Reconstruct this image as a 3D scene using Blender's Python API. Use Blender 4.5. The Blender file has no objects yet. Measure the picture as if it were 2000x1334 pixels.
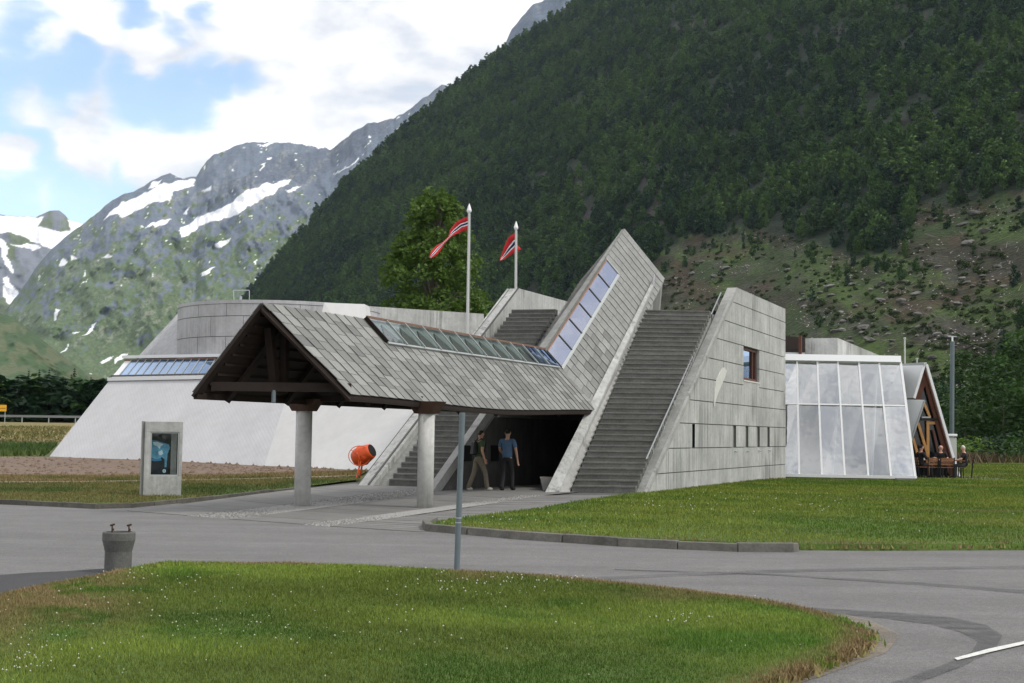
import bpy, bmesh, math, random
import numpy as np
from mathutils import Vector, Matrix
random.seed(7); RNG = np.random.default_rng(7)
S = bpy.context.scene
COL = S.collection
# ------------------------------------------------------------------ camera
F, EYE = 2600.0, 1.7
PIT, ROL = math.atan(181 / F), 0.013
_cp, _sp, _cr, _sr = math.cos(PIT), math.sin(PIT), math.cos(ROL), math.sin(ROL)
FW = Vector((0, _cp, _sp))
_u0 = Vector((0, -_sp, _cp)); _r0 = Vector((1, 0, 0))
RT = _r0 * _cr + _u0 * _sr
UP = _u0 * _cr - _r0 * _sr
cam_d = bpy.data.cameras.new('camera'); cam = bpy.data.objects.new('camera', cam_d); COL.objects.link(cam)
cam_d.sensor_width = 36; cam_d.lens = 36 * F / 2000; cam_d.clip_start = 0.1; cam_d.clip_end = 20000
M4 = Matrix((RT, UP, -FW)).transposed().to_4x4(); M4.translation = (0, 0, EYE)
cam.matrix_world = M4
S.camera = cam
# ------------------------------------------------------------------ sky, sun, exposure
SUN_EL, SUN_AZ = math.radians(50), math.radians(112)      # azimuth clockwise from +Y
S.view_settings.view_transform = 'Standard'; S.view_settings.look = 'None'
S.view_settings.gamma = 1; S.view_settings.use_curve_mapping = False
S.view_settings.exposure = EXPOSURE = 0.78
S.cycles.use_denoising = True
S.cycles.max_bounces = 6; S.cycles.transparent_max_bounces = 12
S.cycles.volume_bounces = 0


def ray(px, py):
    return FW * F + RT * (px - 1000) + UP * (667 - py)


W = bpy.data.worlds.new('World'); S.world = W; W.use_nodes = True


def build_world():
    nt = W.node_tree; N = nt.nodes; L = nt.links; N.clear()
    out = N.new('ShaderNodeOutputWorld'); bg = N.new('ShaderNodeBackground')
    L.new(bg.outputs[0], out.inputs[0]); bg.inputs[1].default_value = SKY_STRENGTH = 0.135
    sky = N.new('ShaderNodeTexSky'); sky.sky_type = 'NISHITA'; sky.sun_disc = False
    sky.sun_elevation = SUN_EL; sky.sun_rotation = SUN_AZ; sky.air_density = 1.0; sky.dust_density = 0.3; sky.ozone_density = 1.0
    tc = N.new('ShaderNodeTexCoord')
    # clouds are laid out on a flat layer overhead: direction divided by its height
    sep = N.new('ShaderNodeSeparateXYZ'); L.new(tc.outputs['Generated'], sep.inputs[0])

    def math_(op, a, b=None, c=None, clamp=False):
        m = N.new('ShaderNodeMath'); m.operation = op; m.use_clamp = clamp
        for i, v in enumerate((a, b, c)):
            if v is None: continue
            if isinstance(v, (int, float)): m.inputs[i].default_value = v
            else: L.new(v, m.inputs[i])
        return m.outputs[0]
    sc = N.new('ShaderNodeMapping'); sc.inputs['Scale'].default_value = (1, 1, 2.1)
    L.new(tc.outputs['Generated'], sc.inputs[0])
    n1 = N.new('ShaderNodeTexNoise'); n1.inputs['Scale'].default_value = 9; n1.inputs['Detail'].default_value = 7
    n1.inputs['Roughness'].default_value = 0.55; n1.inputs['Distortion'].default_value = 0.25
    L.new(sc.outputs[0], n1.inputs[0])
    n2 = N.new('ShaderNodeTexNoise'); n2.inputs['Scale'].default_value = 22; n2.inputs['Detail'].default_value = 4
    L.new(sc.outputs[0], n2.inputs[0])
    # a small warp so that the gaps get ragged edges
    wv = N.new('ShaderNodeVectorMath'); wv.operation = 'SUBTRACT'; L.new(n2.outputs['Color'], wv.inputs[0]); wv.inputs[1].default_value = (.5, .5, .5)
    ws = N.new('ShaderNodeVectorMath'); ws.operation = 'SCALE'; L.new(wv.outputs[0], ws.inputs[0]); ws.inputs['Scale'].default_value = 0.035
    wa = N.new('ShaderNodeVectorMath'); wa.operation = 'ADD'; L.new(tc.outputs['Generated'], wa.inputs[0]); L.new(ws.outputs[0], wa.inputs[1])
    # blue openings between the clouds
    gaps = [(-150, 190, 150, 1), (0, 180, 130, 1), (120, 175, 95, 1), (60, 60, 90, 1), (150, 110, 60, .8), (250, 20, 70, 1), (330, 60, 40, .7), (400, 25, 40, .8),
            (250, 200, 100, 1), (350, 200, 95, 1), (430, 165, 50, .8), (480, 150, 40, .6), (60, 262, 55, .9), (190, 266, 55, .9), (-80, 262, 60, .9), (300, 262, 50, .7),
            (30, 365, 95, 1), (150, 390, 95, 1), (-90, 370, 110, 1), (230, 350, 60, .6), (100, 330, 60, .8), (400, 130, 40, .6)]
    tot = None
    for px, py, r, w in gaps:
        d = ray(px, py).normalized()
        ds = N.new('ShaderNodeVectorMath'); ds.operation = 'DISTANCE'; L.new(wa.outputs[0], ds.inputs[0]); ds.inputs[1].default_value = d
        mr = N.new('ShaderNodeMapRange'); mr.interpolation_type = 'SMOOTHSTEP'
        mr.inputs['From Min'].default_value = r * 1.25 / F; mr.inputs['From Max'].default_value = r * .2 / F
        mr.inputs['To Min'].default_value = 0; mr.inputs['To Max'].default_value = w
        L.new(ds.outputs['Value'], mr.inputs['Value'])
        tot = mr.outputs[0] if tot is None else math_('MAXIMUM', tot, mr.outputs[0])
    puffs = [(190, 25, 60, .9), (290, 100, 60, .8), (100, 72, 35, .6), (25, 300, 45, .9), (100, 215, 110, .0), (180, 225, 80, .7), (60, 200, 60, .6), (300, 310, 60, .7), (170, 312, 60, .7)]
    for px, py, r, w in puffs:
        if not w: continue
        d = ray(px, py).normalized()
        ds = N.new('ShaderNodeVectorMath'); ds.operation = 'DISTANCE'; L.new(wa.outputs[0], ds.inputs[0]); ds.inputs[1].default_value = d
        mr = N.new('ShaderNodeMapRange'); mr.interpolation_type = 'SMOOTHSTEP'
        mr.inputs['From Min'].default_value = r * 1.2 / F; mr.inputs['From Max'].default_value = r * .3 / F
        mr.inputs['To Min'].default_value = 0; mr.inputs['To Max'].default_value = w
        L.new(ds.outputs['Value'], mr.inputs['Value'])
        tot = math_('SUBTRACT', tot, mr.outputs[0], clamp=True)
    base = math_('ADD', n1.outputs['Fac'], math_('MULTIPLY', math_('SUBTRACT', n2.outputs['Fac'], .5), .35))
    den = math_('SUBTRACT', math_('ADD', base, .16), math_('MULTIPLY', tot, .62))
    mask = N.new('ShaderNodeMapRange'); mask.interpolation_type = 'SMOOTHSTEP'
    mask.inputs['To Min'].default_value = .10; mask.inputs['From Min'].default_value = .14; mask.inputs['From Max'].default_value = .72
    L.new(den, mask.inputs['Value'])
    ramp = N.new('ShaderNodeMapRange'); ramp.inputs['From Min'].default_value = .35; ramp.inputs['From Max'].default_value = .8
    ramp.inputs['To Min'].default_value = 3.6; ramp.inputs['To Max'].default_value = 7.2
    L.new(base, ramp.inputs['Value'])
    cl = N.new('ShaderNodeVectorMath'); cl.operation = 'SCALE'; cl.inputs[0].default_value = (1.0, 1.0, 1.015); L.new(ramp.outputs[0], cl.inputs['Scale'])
    mx = N.new('ShaderNodeMix'); mx.data_type = 'RGBA'
    L.new(mask.outputs[0], mx.inputs[0]); L.new(sky.outputs[0], mx.inputs[6]); L.new(cl.outputs[0], mx.inputs[7])
    L.new(mx.outputs[2], bg.inputs[0])


build_world()
sun_d = bpy.data.lights.new('sun', 'SUN'); sun_d.energy = 1.35; sun_d.angle = math.radians(11); sun_d.color = (1, .95, .88)
sun = bpy.data.objects.new('sun', sun_d); COL.objects.link(sun)
_sd = Vector((math.sin(SUN_AZ) * math.cos(SUN_EL), math.cos(SUN_AZ) * math.cos(SUN_EL), math.sin(SUN_EL)))
sun.rotation_euler = _sd.to_track_quat('Z', 'Y').to_euler()
sun.location = (40, -40, 60)


# ------------------------------------------------------------------ helpers
def at(px, py, Y):
    d = ray(px, py); k = Y / d.y
    return Vector((d.x * k, Y, EYE + d.z * k))


def atz(px, py, z=0.0):
    d = ray(px, py); k = (z - EYE) / d.z
    return Vector((d.x * k, d.y * k, z))


def proj_np(P):
    v = P - np.array([0, 0, EYE])
    a = v @ np.array(RT); b = v @ np.array(UP); c = v @ np.array(FW)
    return 1000 + F * a / c, 667 - F * b / c


def inpoly(px, py, poly):
    px = np.asarray(px, float); py = np.asarray(py, float)
    r = np.zeros(px.shape, bool); n = len(poly)
    for i in range(n):
        x0, y0 = poly[i]; x1, y1 = poly[(i + 1) % n]
        c = ((y0 > py) != (y1 > py)) & (px < (x1 - x0) * (py - y0) / ((y1 - y0) if y1 != y0 else 1e-9) + x0)
        r ^= c
    return r


def _hash(ix, iy, seed):
    h = (ix.astype(np.int64) * 374761393 + iy.astype(np.int64) * 668265263 + seed * 1442695041) & 0x7fffffff
    h = ((h ^ (h >> 13)) * 1274126177) & 0x7fffffff
    return ((h ^ (h >> 16)) & 0xffff) / 65535.0


def vnoise(x, y, seed=0):
    x = np.asarray(x, float); y = np.asarray(y, float)
    ix = np.floor(x); iy = np.floor(y); fx = x - ix; fy = y - iy
    fx = fx * fx * (3 - 2 * fx); fy = fy * fy * (3 - 2 * fy)
    a = _hash(ix, iy, seed); b = _hash(ix + 1, iy, seed); c = _hash(ix, iy + 1, seed); d = _hash(ix + 1, iy + 1, seed)
    return (a * (1 - fx) + b * fx) * (1 - fy) + (c * (1 - fx) + d * fx) * fy


def fbm(x, y, seed=0, oct=5, gain=.5):
    t = 0; a = 1; n = 0
    for o in range(oct):
        t = t + a * vnoise(x * 2 ** o + 17.3 * o, y * 2 ** o - 9.1 * o, seed + o); n += a; a *= gain
    return t / n


# ---- materials
def mat(name, col=(.5, .5, .5), rough=.85, metal=0.0, noise=None, bump=0.0, bscale=20, spec=.3, rnd=0.0, attr=None, streak=None, lanes=0, drip=0):
    """noise=(scale, amount) brightness mottling; streak=amount of vertical streaks; rnd=per-object brightness; attr=colour attribute"""
    m = bpy.data.materials.new(name); m.use_nodes = True
    nt = m.node_tree; N = nt.nodes; L = nt.links
    b = N['Principled BSDF']; b.inputs['Roughness'].default_value = rough; b.inputs['Metallic'].default_value = metal
    b.inputs['Specular IOR Level'].default_value = spec
    if attr:
        a = N.new('ShaderNodeAttribute'); a.attribute_name = attr; cur = a.outputs['Color']
    else:
        r = N.new('ShaderNodeRGB'); r.outputs[0].default_value = (*col, 1); cur = r.outputs[0]
    tc = N.new('ShaderNodeTexCoord'); obj = tc.outputs['Object']

    def mul(cur, fac, lo, hi):
        mr = N.new('ShaderNodeMapRange'); mr.inputs['From Min'].default_value = .25; mr.inputs['From Max'].default_value = .75
        mr.inputs['To Min'].default_value = lo; mr.inputs['To Max'].default_value = hi
        L.new(fac, mr.inputs['Value'])
        v = N.new('ShaderNodeVectorMath'); v.operation = 'SCALE'; L.new(cur, v.inputs[0]); L.new(mr.outputs[0], v.inputs['Scale'])
        return v.outputs[0]
    if noise:
        for sc_, am in (noise if isinstance(noise[0], tuple) else [noise]):
            n = N.new('ShaderNodeTexNoise'); n.inputs['Scale'].default_value = sc_; n.inputs['Detail'].default_value = 5; n.inputs['Roughness'].default_value = .6
            L.new(obj, n.inputs['Vector']); cur = mul(cur, n.outputs['Fac'], 1 - am, 1 + am)
    if lanes:     # wear drawn out along the direction of driving
        mp = N.new('ShaderNodeMapping'); mp.inputs['Scale'].default_value = (.06, 1.3, 1); mp.inputs['Rotation'].default_value = (0, 0, .12); L.new(obj, mp.inputs[0])
        n = N.new('ShaderNodeTexNoise'); n.inputs['Scale'].default_value = 1.0; n.inputs['Detail'].default_value = 6; n.inputs['Roughness'].default_value = .6
        L.new(mp.outputs[0], n.inputs['Vector']); cur = mul(cur, n.outputs['Fac'], 1 - lanes, 1 + lanes)
    if streak:
        mp = N.new('ShaderNodeMapping'); mp.inputs['Scale'].default_value = (5, 5, .22); L.new(obj, mp.inputs[0])
        n = N.new('ShaderNodeTexNoise'); n.inputs['Scale'].default_value = 1.2; n.inputs['Detail'].default_value = 6; n.inputs['Roughness'].default_value = .65
        L.new(mp.outputs[0], n.inputs['Vector']); cur = mul(cur, n.outputs['Fac'], 1 - streak, 1 + streak)
    if drip:      # dark weathering runs
        mp = N.new('ShaderNodeMapping'); mp.inputs['Scale'].default_value = (3.2, 3.2, .10); L.new(obj, mp.inputs[0])
        n = N.new('ShaderNodeTexNoise'); n.inputs['Scale'].default_value = 1.5; n.inputs['Detail'].default_value = 7; n.inputs['Roughness'].default_value = .7
        L.new(mp.outputs[0], n.inputs['Vector'])
        n2 = N.new('ShaderNodeTexNoise'); n2.inputs['Scale'].default_value = .55; n2.inputs['Detail'].default_value = 3; L.new(obj, n2.inputs['Vector'])
        a = N.new('ShaderNodeMath'); a.operation = 'MULTIPLY'; L.new(n.outputs['Fac'], a.inputs[0]); L.new(n2.outputs['Fac'], a.inputs[1])
        mr = N.new('ShaderNodeMapRange'); mr.interpolation_type = 'SMOOTHSTEP'; mr.inputs['From Min'].default_value = .27; mr.inputs['From Max'].default_value = .38
        mr.inputs['To Min'].default_value = 1; mr.inputs['To Max'].default_value = 1 - drip; L.new(a.outputs[0], mr.inputs['Value'])
        v = N.new('ShaderNodeVectorMath'); v.operation = 'SCALE'; L.new(cur, v.inputs[0]); L.new(mr.outputs[0], v.inputs['Scale']); cur = v.outputs[0]
    if rnd:
        oi = N.new('ShaderNodeObjectInfo'); mr = N.new('ShaderNodeMapRange')
        mr.inputs['To Min'].default_value = 1 - rnd; mr.inputs['To Max'].default_value = 1 + rnd
        L.new(oi.outputs['Random'], mr.inputs['Value'])
        v = N.new('ShaderNodeVectorMath'); v.operation = 'SCALE'; L.new(cur, v.inputs[0]); L.new(mr.outputs[0], v.inputs['Scale']); cur = v.outputs[0]
    L.new(cur, b.inputs['Base Color'])
    if bump:
        n = N.new('ShaderNodeTexNoise'); n.inputs['Scale'].default_value = bscale; n.inputs['Detail'].default_value = 4
        L.new(obj, n.inputs['Vector'])
        bp = N.new('ShaderNodeBump'); bp.inputs['Strength'].default_value = bump; bp.inputs['Distance'].default_value = .02
        L.new(n.outputs['Fac'], bp.inputs['Height']); L.new(bp.outputs[0], b.inputs['Normal'])
    return m


def leafmat(name, col, rnd=.35, attr=False):
    m = mat(name, col, rough=.6, spec=.25, noise=(.7, .25), rnd=rnd)
    nt = m.node_tree; b = nt.nodes['Principled BSDF']
    tr = nt.nodes.new('ShaderNodeBsdfTranslucent'); tr.inputs[0].default_value = (col[0] * 1.3, col[1] * 1.5, col[2] * .8, 1)
    ad = nt.nodes.new('ShaderNodeMixShader'); ad.inputs[0].default_value = .25
    nt.links.new(b.outputs[0], ad.inputs[1]); nt.links.new(tr.outputs[0], ad.inputs[2])
    nt.links.new(ad.outputs[0], nt.nodes['Material Output'].inputs[0])
    return m


# ---- mesh builder, everything in world coordinates
class MB:
    def __init__(s): s.v = []; s.f = []; s.mi = []

    def poly(s, pts, mi=0):
        b = len(s.v); s.v += [tuple(p) for p in pts]; s.f.append(tuple(range(b, b + len(pts)))); s.mi.append(mi); return s

    def hexa(s, p, mi=0):      # 4 bottom then 4 top
        b = len(s.v); s.v += [tuple(q) for q in p]
        for f in ((0, 3, 2, 1), (4, 5, 6, 7), (0, 1, 5, 4), (1, 2, 6, 5), (2, 3, 7, 6), (3, 0, 4, 7)):
            s.f.append(tuple(b + i for i in f)); s.mi.append(mi)
        return s

    def prism(s, A, B, mi=0):  # two matching outlines
        n = len(A); b = len(s.v); s.v += [tuple(q) for q in A] + [tuple(q) for q in B]
        s.f.append(tuple(b + i for i in reversed(range(n)))); s.f.append(tuple(b + n + i for i in range(n)))
        for i in range(n):
            j = (i + 1) % n; s.f.append((b + i, b + j, b + n + j, b + n + i))
        s.mi += [mi] * (n + 2); return s

    def box(s, c, sz, rz=0, mi=0):
        c = Vector(c); x, y, z = [q / 2 for q in sz]; R = Matrix.Rotation(rz, 3, 'Z')
        P = [c + R @ Vector(q) for q in ((-x, -y, -z), (x, -y, -z), (x, y, -z), (-x, y, -z), (-x, -y, z), (x, -y, z), (x, y, z), (-x, y, z))]
        return s.hexa(P, mi)

    def slab(s, pts, off, mi=0):   # outline extruded by a vector
        off = Vector(off); return s.prism([Vector(p) for p in pts], [Vector(p) + off for p in pts], mi)

    def beam(s, p0, p1, w, h, up=(0, 0, 1), mi=0):
        p0 = Vector(p0); p1 = Vector(p1); d = (p1 - p0).normalized(); u = Vector(up)
        sd = d.cross(u).normalized(); u = sd.cross(d).normalized()
        q = [-sd * w / 2 - u * h / 2, sd * w / 2 - u * h / 2, sd * w / 2 + u * h / 2, -sd * w / 2 + u * h / 2]
        return s.prism([p0 + k for k in q], [p1 + k for k in q], mi)

    def tube(s, pts, rad, n=10, mi=0, cap=True):
        pts = [Vector(p) for p in pts]; rad = rad if isinstance(rad, (list, tuple)) else [rad] * len(pts)
        b = len(s.v); u = None
        for i, p in enumerate(pts):
            d = (pts[min(i + 1, len(pts) - 1)] - pts[max(i - 1, 0)]).normalized()
            if u is None:
                u = d.orthogonal().normalized()
            u = (u - d * u.dot(d)).normalized(); w = d.cross(u)
            for k in range(n):
                t = 2 * math.pi * k / n; s.v.append(tuple(p + (u * math.cos(t) + w * math.sin(t)) * rad[i]))
        for i in range(len(pts) - 1):
            for k in range(n):
                a = b + i * n + k; c = b + i * n + (k + 1) % n; s.f.append((a, c, c + n, a + n)); s.mi.append(mi)
        if cap:
            s.f.append(tuple(b + k for k in reversed(range(n)))); s.f.append(tuple(b + (len(pts) - 1) * n + k for k in range(n))); s.mi += [mi, mi]
        return s

    def lathe(s, prof, c=(0, 0, 0), M=None, n=24, mi=0):   # prof [(r,z)...] about z, M optional orientation
        b = len(s.v); c = Vector(c); M = M or Matrix.Identity(3)
        for r, z in prof:
            for k in range(n):
                t = 2 * math.pi * k / n; s.v.append(tuple(c + M @ Vector((r * math.cos(t), r * math.sin(t), z))))
        for i in range(len(prof) - 1):
            for k in range(n):
                a = b + i * n + k; d = b + i * n + (k + 1) % n; s.f.append((a, d, d + n, a + n)); s.mi.append(mi)
        s.f.append(tuple(b + k for k in reversed(range(n)))); s.f.append(tuple(b + (len(prof) - 1) * n + k for k in range(n))); s.mi += [mi, mi]
        return s

    def build(s, name, m, parent=None, smooth=False, origin=None, bevel=0):
        me = bpy.data.meshes.new(name)
        o = Vector(origin) if origin is not None else (wpos(parent) if parent else Vector((0, 0, 0)))
        me.from_pydata([tuple(Vector(q) - o) for q in s.v], [], s.f)
        ms = m if isinstance(m, (list, tuple)) else [m]
        for k in ms: me.materials.append(k)
        if len(ms) > 1: me.polygons.foreach_set('material_index', s.mi)
        if smooth: me.polygons.foreach_set('use_smooth', [True] * len(me.polygons))
        bm = bmesh.new(); bm.from_mesh(me); bmesh.ops.recalc_face_normals(bm, faces=bm.faces)
        if bevel: bmesh.ops.bevel(bm, geom=bm.edges[:], offset=bevel, segments=1, affect='EDGES')
        bm.to_mesh(me); bm.free()
        ob = bpy.data.objects.new(name, me); COL.objects.link(ob)
        ob.location = o - (wpos(parent) if parent else Vector((0, 0, 0)))
        if parent: ob.parent = parent
        return ob


def wpos(o):
    p = Vector((0, 0, 0))
    while o is not None: p = p + o.location; o = o.parent
    return p


def np_mesh(name, V, Fc, m, parent=None, smooth=False, cols=None, attr='col', at_origin=True):
    """V (n,3) world, Fc (m,k) all faces of equal size; cols (n,3) point colours"""
    me = bpy.data.meshes.new(name); V = np.asarray(V, np.float32); Fc = np.asarray(Fc, np.int32); k = Fc.shape[1]
    me.vertices.add(len(V)); me.vertices.foreach_set('co', V.ravel())
    me.loops.add(Fc.size); me.loops.foreach_set('vertex_index', Fc.ravel())
    me.polygons.add(len(Fc)); me.polygons.foreach_set('loop_start', np.arange(0, Fc.size, k, dtype=np.int32))
    try: me.polygons.foreach_set('loop_total', np.full(len(Fc), k, np.int32))
    except Exception: pass
    if smooth: me.polygons.foreach_set('use_smooth', np.ones(len(Fc), bool))
    if cols is not None:
        a = me.color_attributes.new(attr, 'FLOAT_COLOR', 'POINT')
        c = np.ones((len(V), 4), np.float32); c[:, :3] = cols; a.data.foreach_set('color', c.ravel())
    me.update(calc_edges=True); me.validate()
    for q in (m if isinstance(m, (list, tuple)) else [m]): me.materials.append(q)
    ob = bpy.data.objects.new(name, me); COL.objects.link(ob)
    if parent: ob.parent = parent
    return ob


def grid_mesh(name, P, m, cols=None, smooth=True, parent=None):
    """P (a,b,3) grid of points"""
    a, b = P.shape[:2]; i = np.arange(a * b).reshape(a, b)
    Fc = np.stack([i[:-1, :-1], i[1:, :-1], i[1:, 1:], i[:-1, 1:]], -1).reshape(-1, 4)
    return np_mesh(name, P.reshape(-1, 3), Fc, m, smooth=smooth, cols=None if cols is None else cols.reshape(-1, 3), parent=parent)


def tag(o, label=None, cat=None, group=None, kind=None):
    for k, v in (('label', label), ('category', cat), ('group', group), ('kind', kind)):
        if v: o[k] = v
    return o


def thing(name, label, cat, loc=(0, 0, 0), group=None, rz=0):
    o = bpy.data.objects.new(name, None); COL.objects.link(o); o.location = loc; o.empty_display_size = .3
    o.rotation_euler.z = rz
    return tag(o, label, cat, group)


def copy_tree(o, parent=None):
    c = o.copy(); COL.objects.link(c)
    if parent: c.parent = parent
    for ch in [q for q in o.children]: copy_tree(ch, c)
    return c


AX = Vector((ray(2122, 863).x, ray(2122, 863).y, 0)).normalized()     # the building's long axis
NR = Vector((AX.y, -AX.x, 0))                                         # to its right
Z = Vector((0, 0, 1))
# ------------------------------------------------------------------ materials
M = {}
M['concrete'] = mat('concrete', (.37, .375, .362), .9, noise=[(.6, .22), (2.2, .14), (9, .12)], streak=.22, drip=.42, bump=.25, bscale=18)
M['concrete_dark'] = mat('weathered_concrete', (.22, .225, .212), .9, noise=[(.8, .25), (6, .12)], streak=.2, bump=.3, bscale=14)
M['concrete_top'] = mat('concrete_coping', (.31, .31, .295), .9, noise=[(1.2, .2), (8, .12)], drip=.35, bump=.3, bscale=16)
M['concrete_band'] = mat('drum_concrete', (.40, .40, .41), .9, noise=[(.5, .14), (6, .1)], streak=.14, drip=.2, bump=.2)
M['patch'] = mat('pale_matt', (.53, .53, .50), .9, noise=(4, .08))
M['tunnel'] = mat('shaded_dark_concrete', (.085, .085, .078), .9, noise=[(.8, .3), (6, .15)], streak=.25)  # weathered concrete, darkened to put the entrance shade into its colour
M['column'] = mat('column_concrete', (.46, .46, .44), .9, noise=[(1.5, .15), (9, .12)], streak=.15, drip=.3, bump=.2)
M['kerbd'] = mat('dirty_kerb', (.085, .08, .068), .9, noise=[(3, .35), (20, .2)], bump=.4, rnd=.15)
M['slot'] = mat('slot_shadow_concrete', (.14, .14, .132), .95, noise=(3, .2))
M['rail_far'] = mat('dull_steel', (.22, .23, .235), .6, metal=.3)
M['lit_edge'] = mat('lit_step_edge', (.15, .15, .138), .9, noise=[(3, .25), (20, .2)], rnd=.12)  # lighter than the steps: lit tread edges put into the colour
M['rail'] = mat('steel_rail', (.30, .31, .32), .45, metal=.6)
M['lining'] = mat('pale_lining', (.21, .24, .235), .8)
M['joint'] = mat('joint', (.09, .09, .085), .95)
M['step'] = mat('step_concrete', (.115, .117, .107), .9, noise=[(2.5, .3), (14, .2)], bump=.3, rnd=.14)
M['slate'] = mat('slate', (.218, .220, .210), .62, spec=.35, noise=[(2.2, .16), (12, .14)], bump=.4, bscale=9, rnd=.3)
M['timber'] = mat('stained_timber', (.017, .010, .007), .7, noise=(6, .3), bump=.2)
M['timber_cap'] = mat('timber_cap', (.05, .024, .014), .7, noise=(8, .3))
M['copper'] = mat('copper_strip', (.22, .13, .09), .5, metal=.3, noise=(8, .2))
M['metal'] = mat('galvanised_steel', (.45, .47, .48), .45, metal=.7, noise=(12, .1))
M['pole'] = mat('grey_pole', (.13, .16, .175), .55, metal=.2, noise=(5, .12))
M['alu'] = mat('white_aluminium', (.74, .75, .76), .4, spec=.5)
M['alu_grey'] = mat('grey_aluminium', (.4, .42, .42), .45, metal=.4)
M['pine'] = mat('varnished_pine', (.42, .22, .075), .5, noise=(9, .15))
M['redwood'] = mat('red_brown_boards', (.10, .04, .025), .7, noise=(9, .2))
M['black'] = mat('black', (.008, .008, .009), .6)
M['asphalt'] = mat('asphalt', (.170, .167, .164), .9, noise=[(.25, .10), (1.2, .10), (7, .12), (26, .25), (70, .5)], bump=.8, bscale=90, lanes=.16)
M['asphalt_dark'] = mat('dark_asphalt', (.055, .055, .057), .9, noise=[(2, .12), (55, .25)], bump=.4, bscale=90)
M['paint'] = mat('road_paint', (.6, .6, .57), .8, noise=[(9, .2), (40, .2)])
M['slabm'] = mat('paving_concrete', (.165, .163, .155), .9, noise=[(1.5, .15), (25, .12)], bump=.25, rnd=.08)
M['kerbm'] = mat('kerb_concrete', (.125, .12, .105), .9, noise=[(3, .3), (20, .2)], bump=.4, rnd=.12)
M['gravel'] = mat('gravel', (.30, .295, .28), .9, noise=(30, .5))
M['soil'] = mat('bare_soil', (.16, .115, .085), .95, noise=[(.7, .18), (6, .3), (30, .2)], bump=1, bscale=12)
M['sand'] = mat('dusty_verge', (.24, .20, .155), .95, noise=[(3, .2), (40, .25)], bump=.4, bscale=60)
M['bladed'] = mat('grass_blades', attr='col', rough=.6, spec=.2)
M['clover'] = mat('clover_flower', (.5, .5, .42), .8)
M['glassdark'] = mat('dark_glass', (.012, .016, .018), .05, spec=.6)

M['pipe'] = mat('pipe_concrete', (.105, .107, .10), .9, noise=[(5, .25), (30, .15)], bump=.3, bscale=40)
M['rust'] = mat('rusty_iron', (.06, .035, .025), .8)
M['orange'] = mat('orange_paint', (.62, .085, .02), .45, noise=(6, .15))
M['polew'] = mat('pale_pole', (.5, .51, .5), .5)
M['alu_grey2'] = mat('pale_grey_paint', (.45, .45, .44), .6)
M['poster_dark'] = mat('poster_dark', (.010, .016, .024), .5)
M['poster_mid'] = mat('poster_blue', (.10, .30, .45), .5, noise=(9, .5))
M['poster_pale'] = mat('poster_pale', (.6, .75, .82), .5, noise=(14, .3))
M['poster_deep'] = mat('poster_deep', (.04, .20, .42), .5)


def white_wall():
    m = mat('white_washed_concrete', (.47, .47, .48), .85, noise=[(.45, .07), (2.2, .06)], bump=.0)
    nt = m.node_tree; N = nt.nodes; L = nt.links; b = N['Principled BSDF']
    # board marks running diagonally over the face
    tc = N.new('ShaderNodeTexCoord'); dt = N.new('ShaderNodeVectorMath'); dt.operation = 'DOT_PRODUCT'
    L.new(tc.outputs['Object'], dt.inputs[0]); dt.inputs[1].default_value = Vector((.83, -.03, .72)).normalized() * 46
    sn = N.new('ShaderNodeMath'); sn.operation = 'SINE'; L.new(dt.outputs['Value'], sn.inputs[0])
    pw = N.new('ShaderNodeMath'); pw.operation = 'GREATER_THAN'; L.new(sn.outputs[0], pw.inputs[0]); pw.inputs[1].default_value = .8
    n = N.new('ShaderNodeTexNoise'); n.inputs['Scale'].default_value = .9; L.new(tc.outputs['Object'], n.inputs['Vector'])
    lk = b.inputs['Base Color'].links[0].from_socket; mr = N.new('ShaderNodeMapRange'); mr.inputs['To Min'].default_value = 1; mr.inputs['To Max'].default_value = .90
    vs = N.new('ShaderNodeVectorMath'); vs.operation = 'SCALE'; L.new(lk, vs.inputs[0]); L.new(mr.outputs[0], vs.inputs['Scale']); L.new(vs.outputs[0], b.inputs['Base Color'])
    mm = N.new('ShaderNodeMath'); mm.operation = 'MULTIPLY'; L.new(pw.outputs[0], mm.inputs[0]); L.new(n.outputs['Fac'], mm.inputs[1])
    L.new(mm.outputs[0], mr.inputs['Value'])
    bp = N.new('ShaderNodeBump'); bp.inputs['Strength'].default_value = .55; bp.inputs['Distance'].default_value = -.03
    L.new(mm.outputs[0], bp.inputs['Height']); L.new(bp.outputs[0], b.inputs['Normal'])
    return m


M['white'] = white_wall()
M['white_plain'] = mat('white_plaster', (.52, .52, .515), .85, noise=[(.5, .05), (3, .05)], bump=.15, bscale=8)


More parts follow.
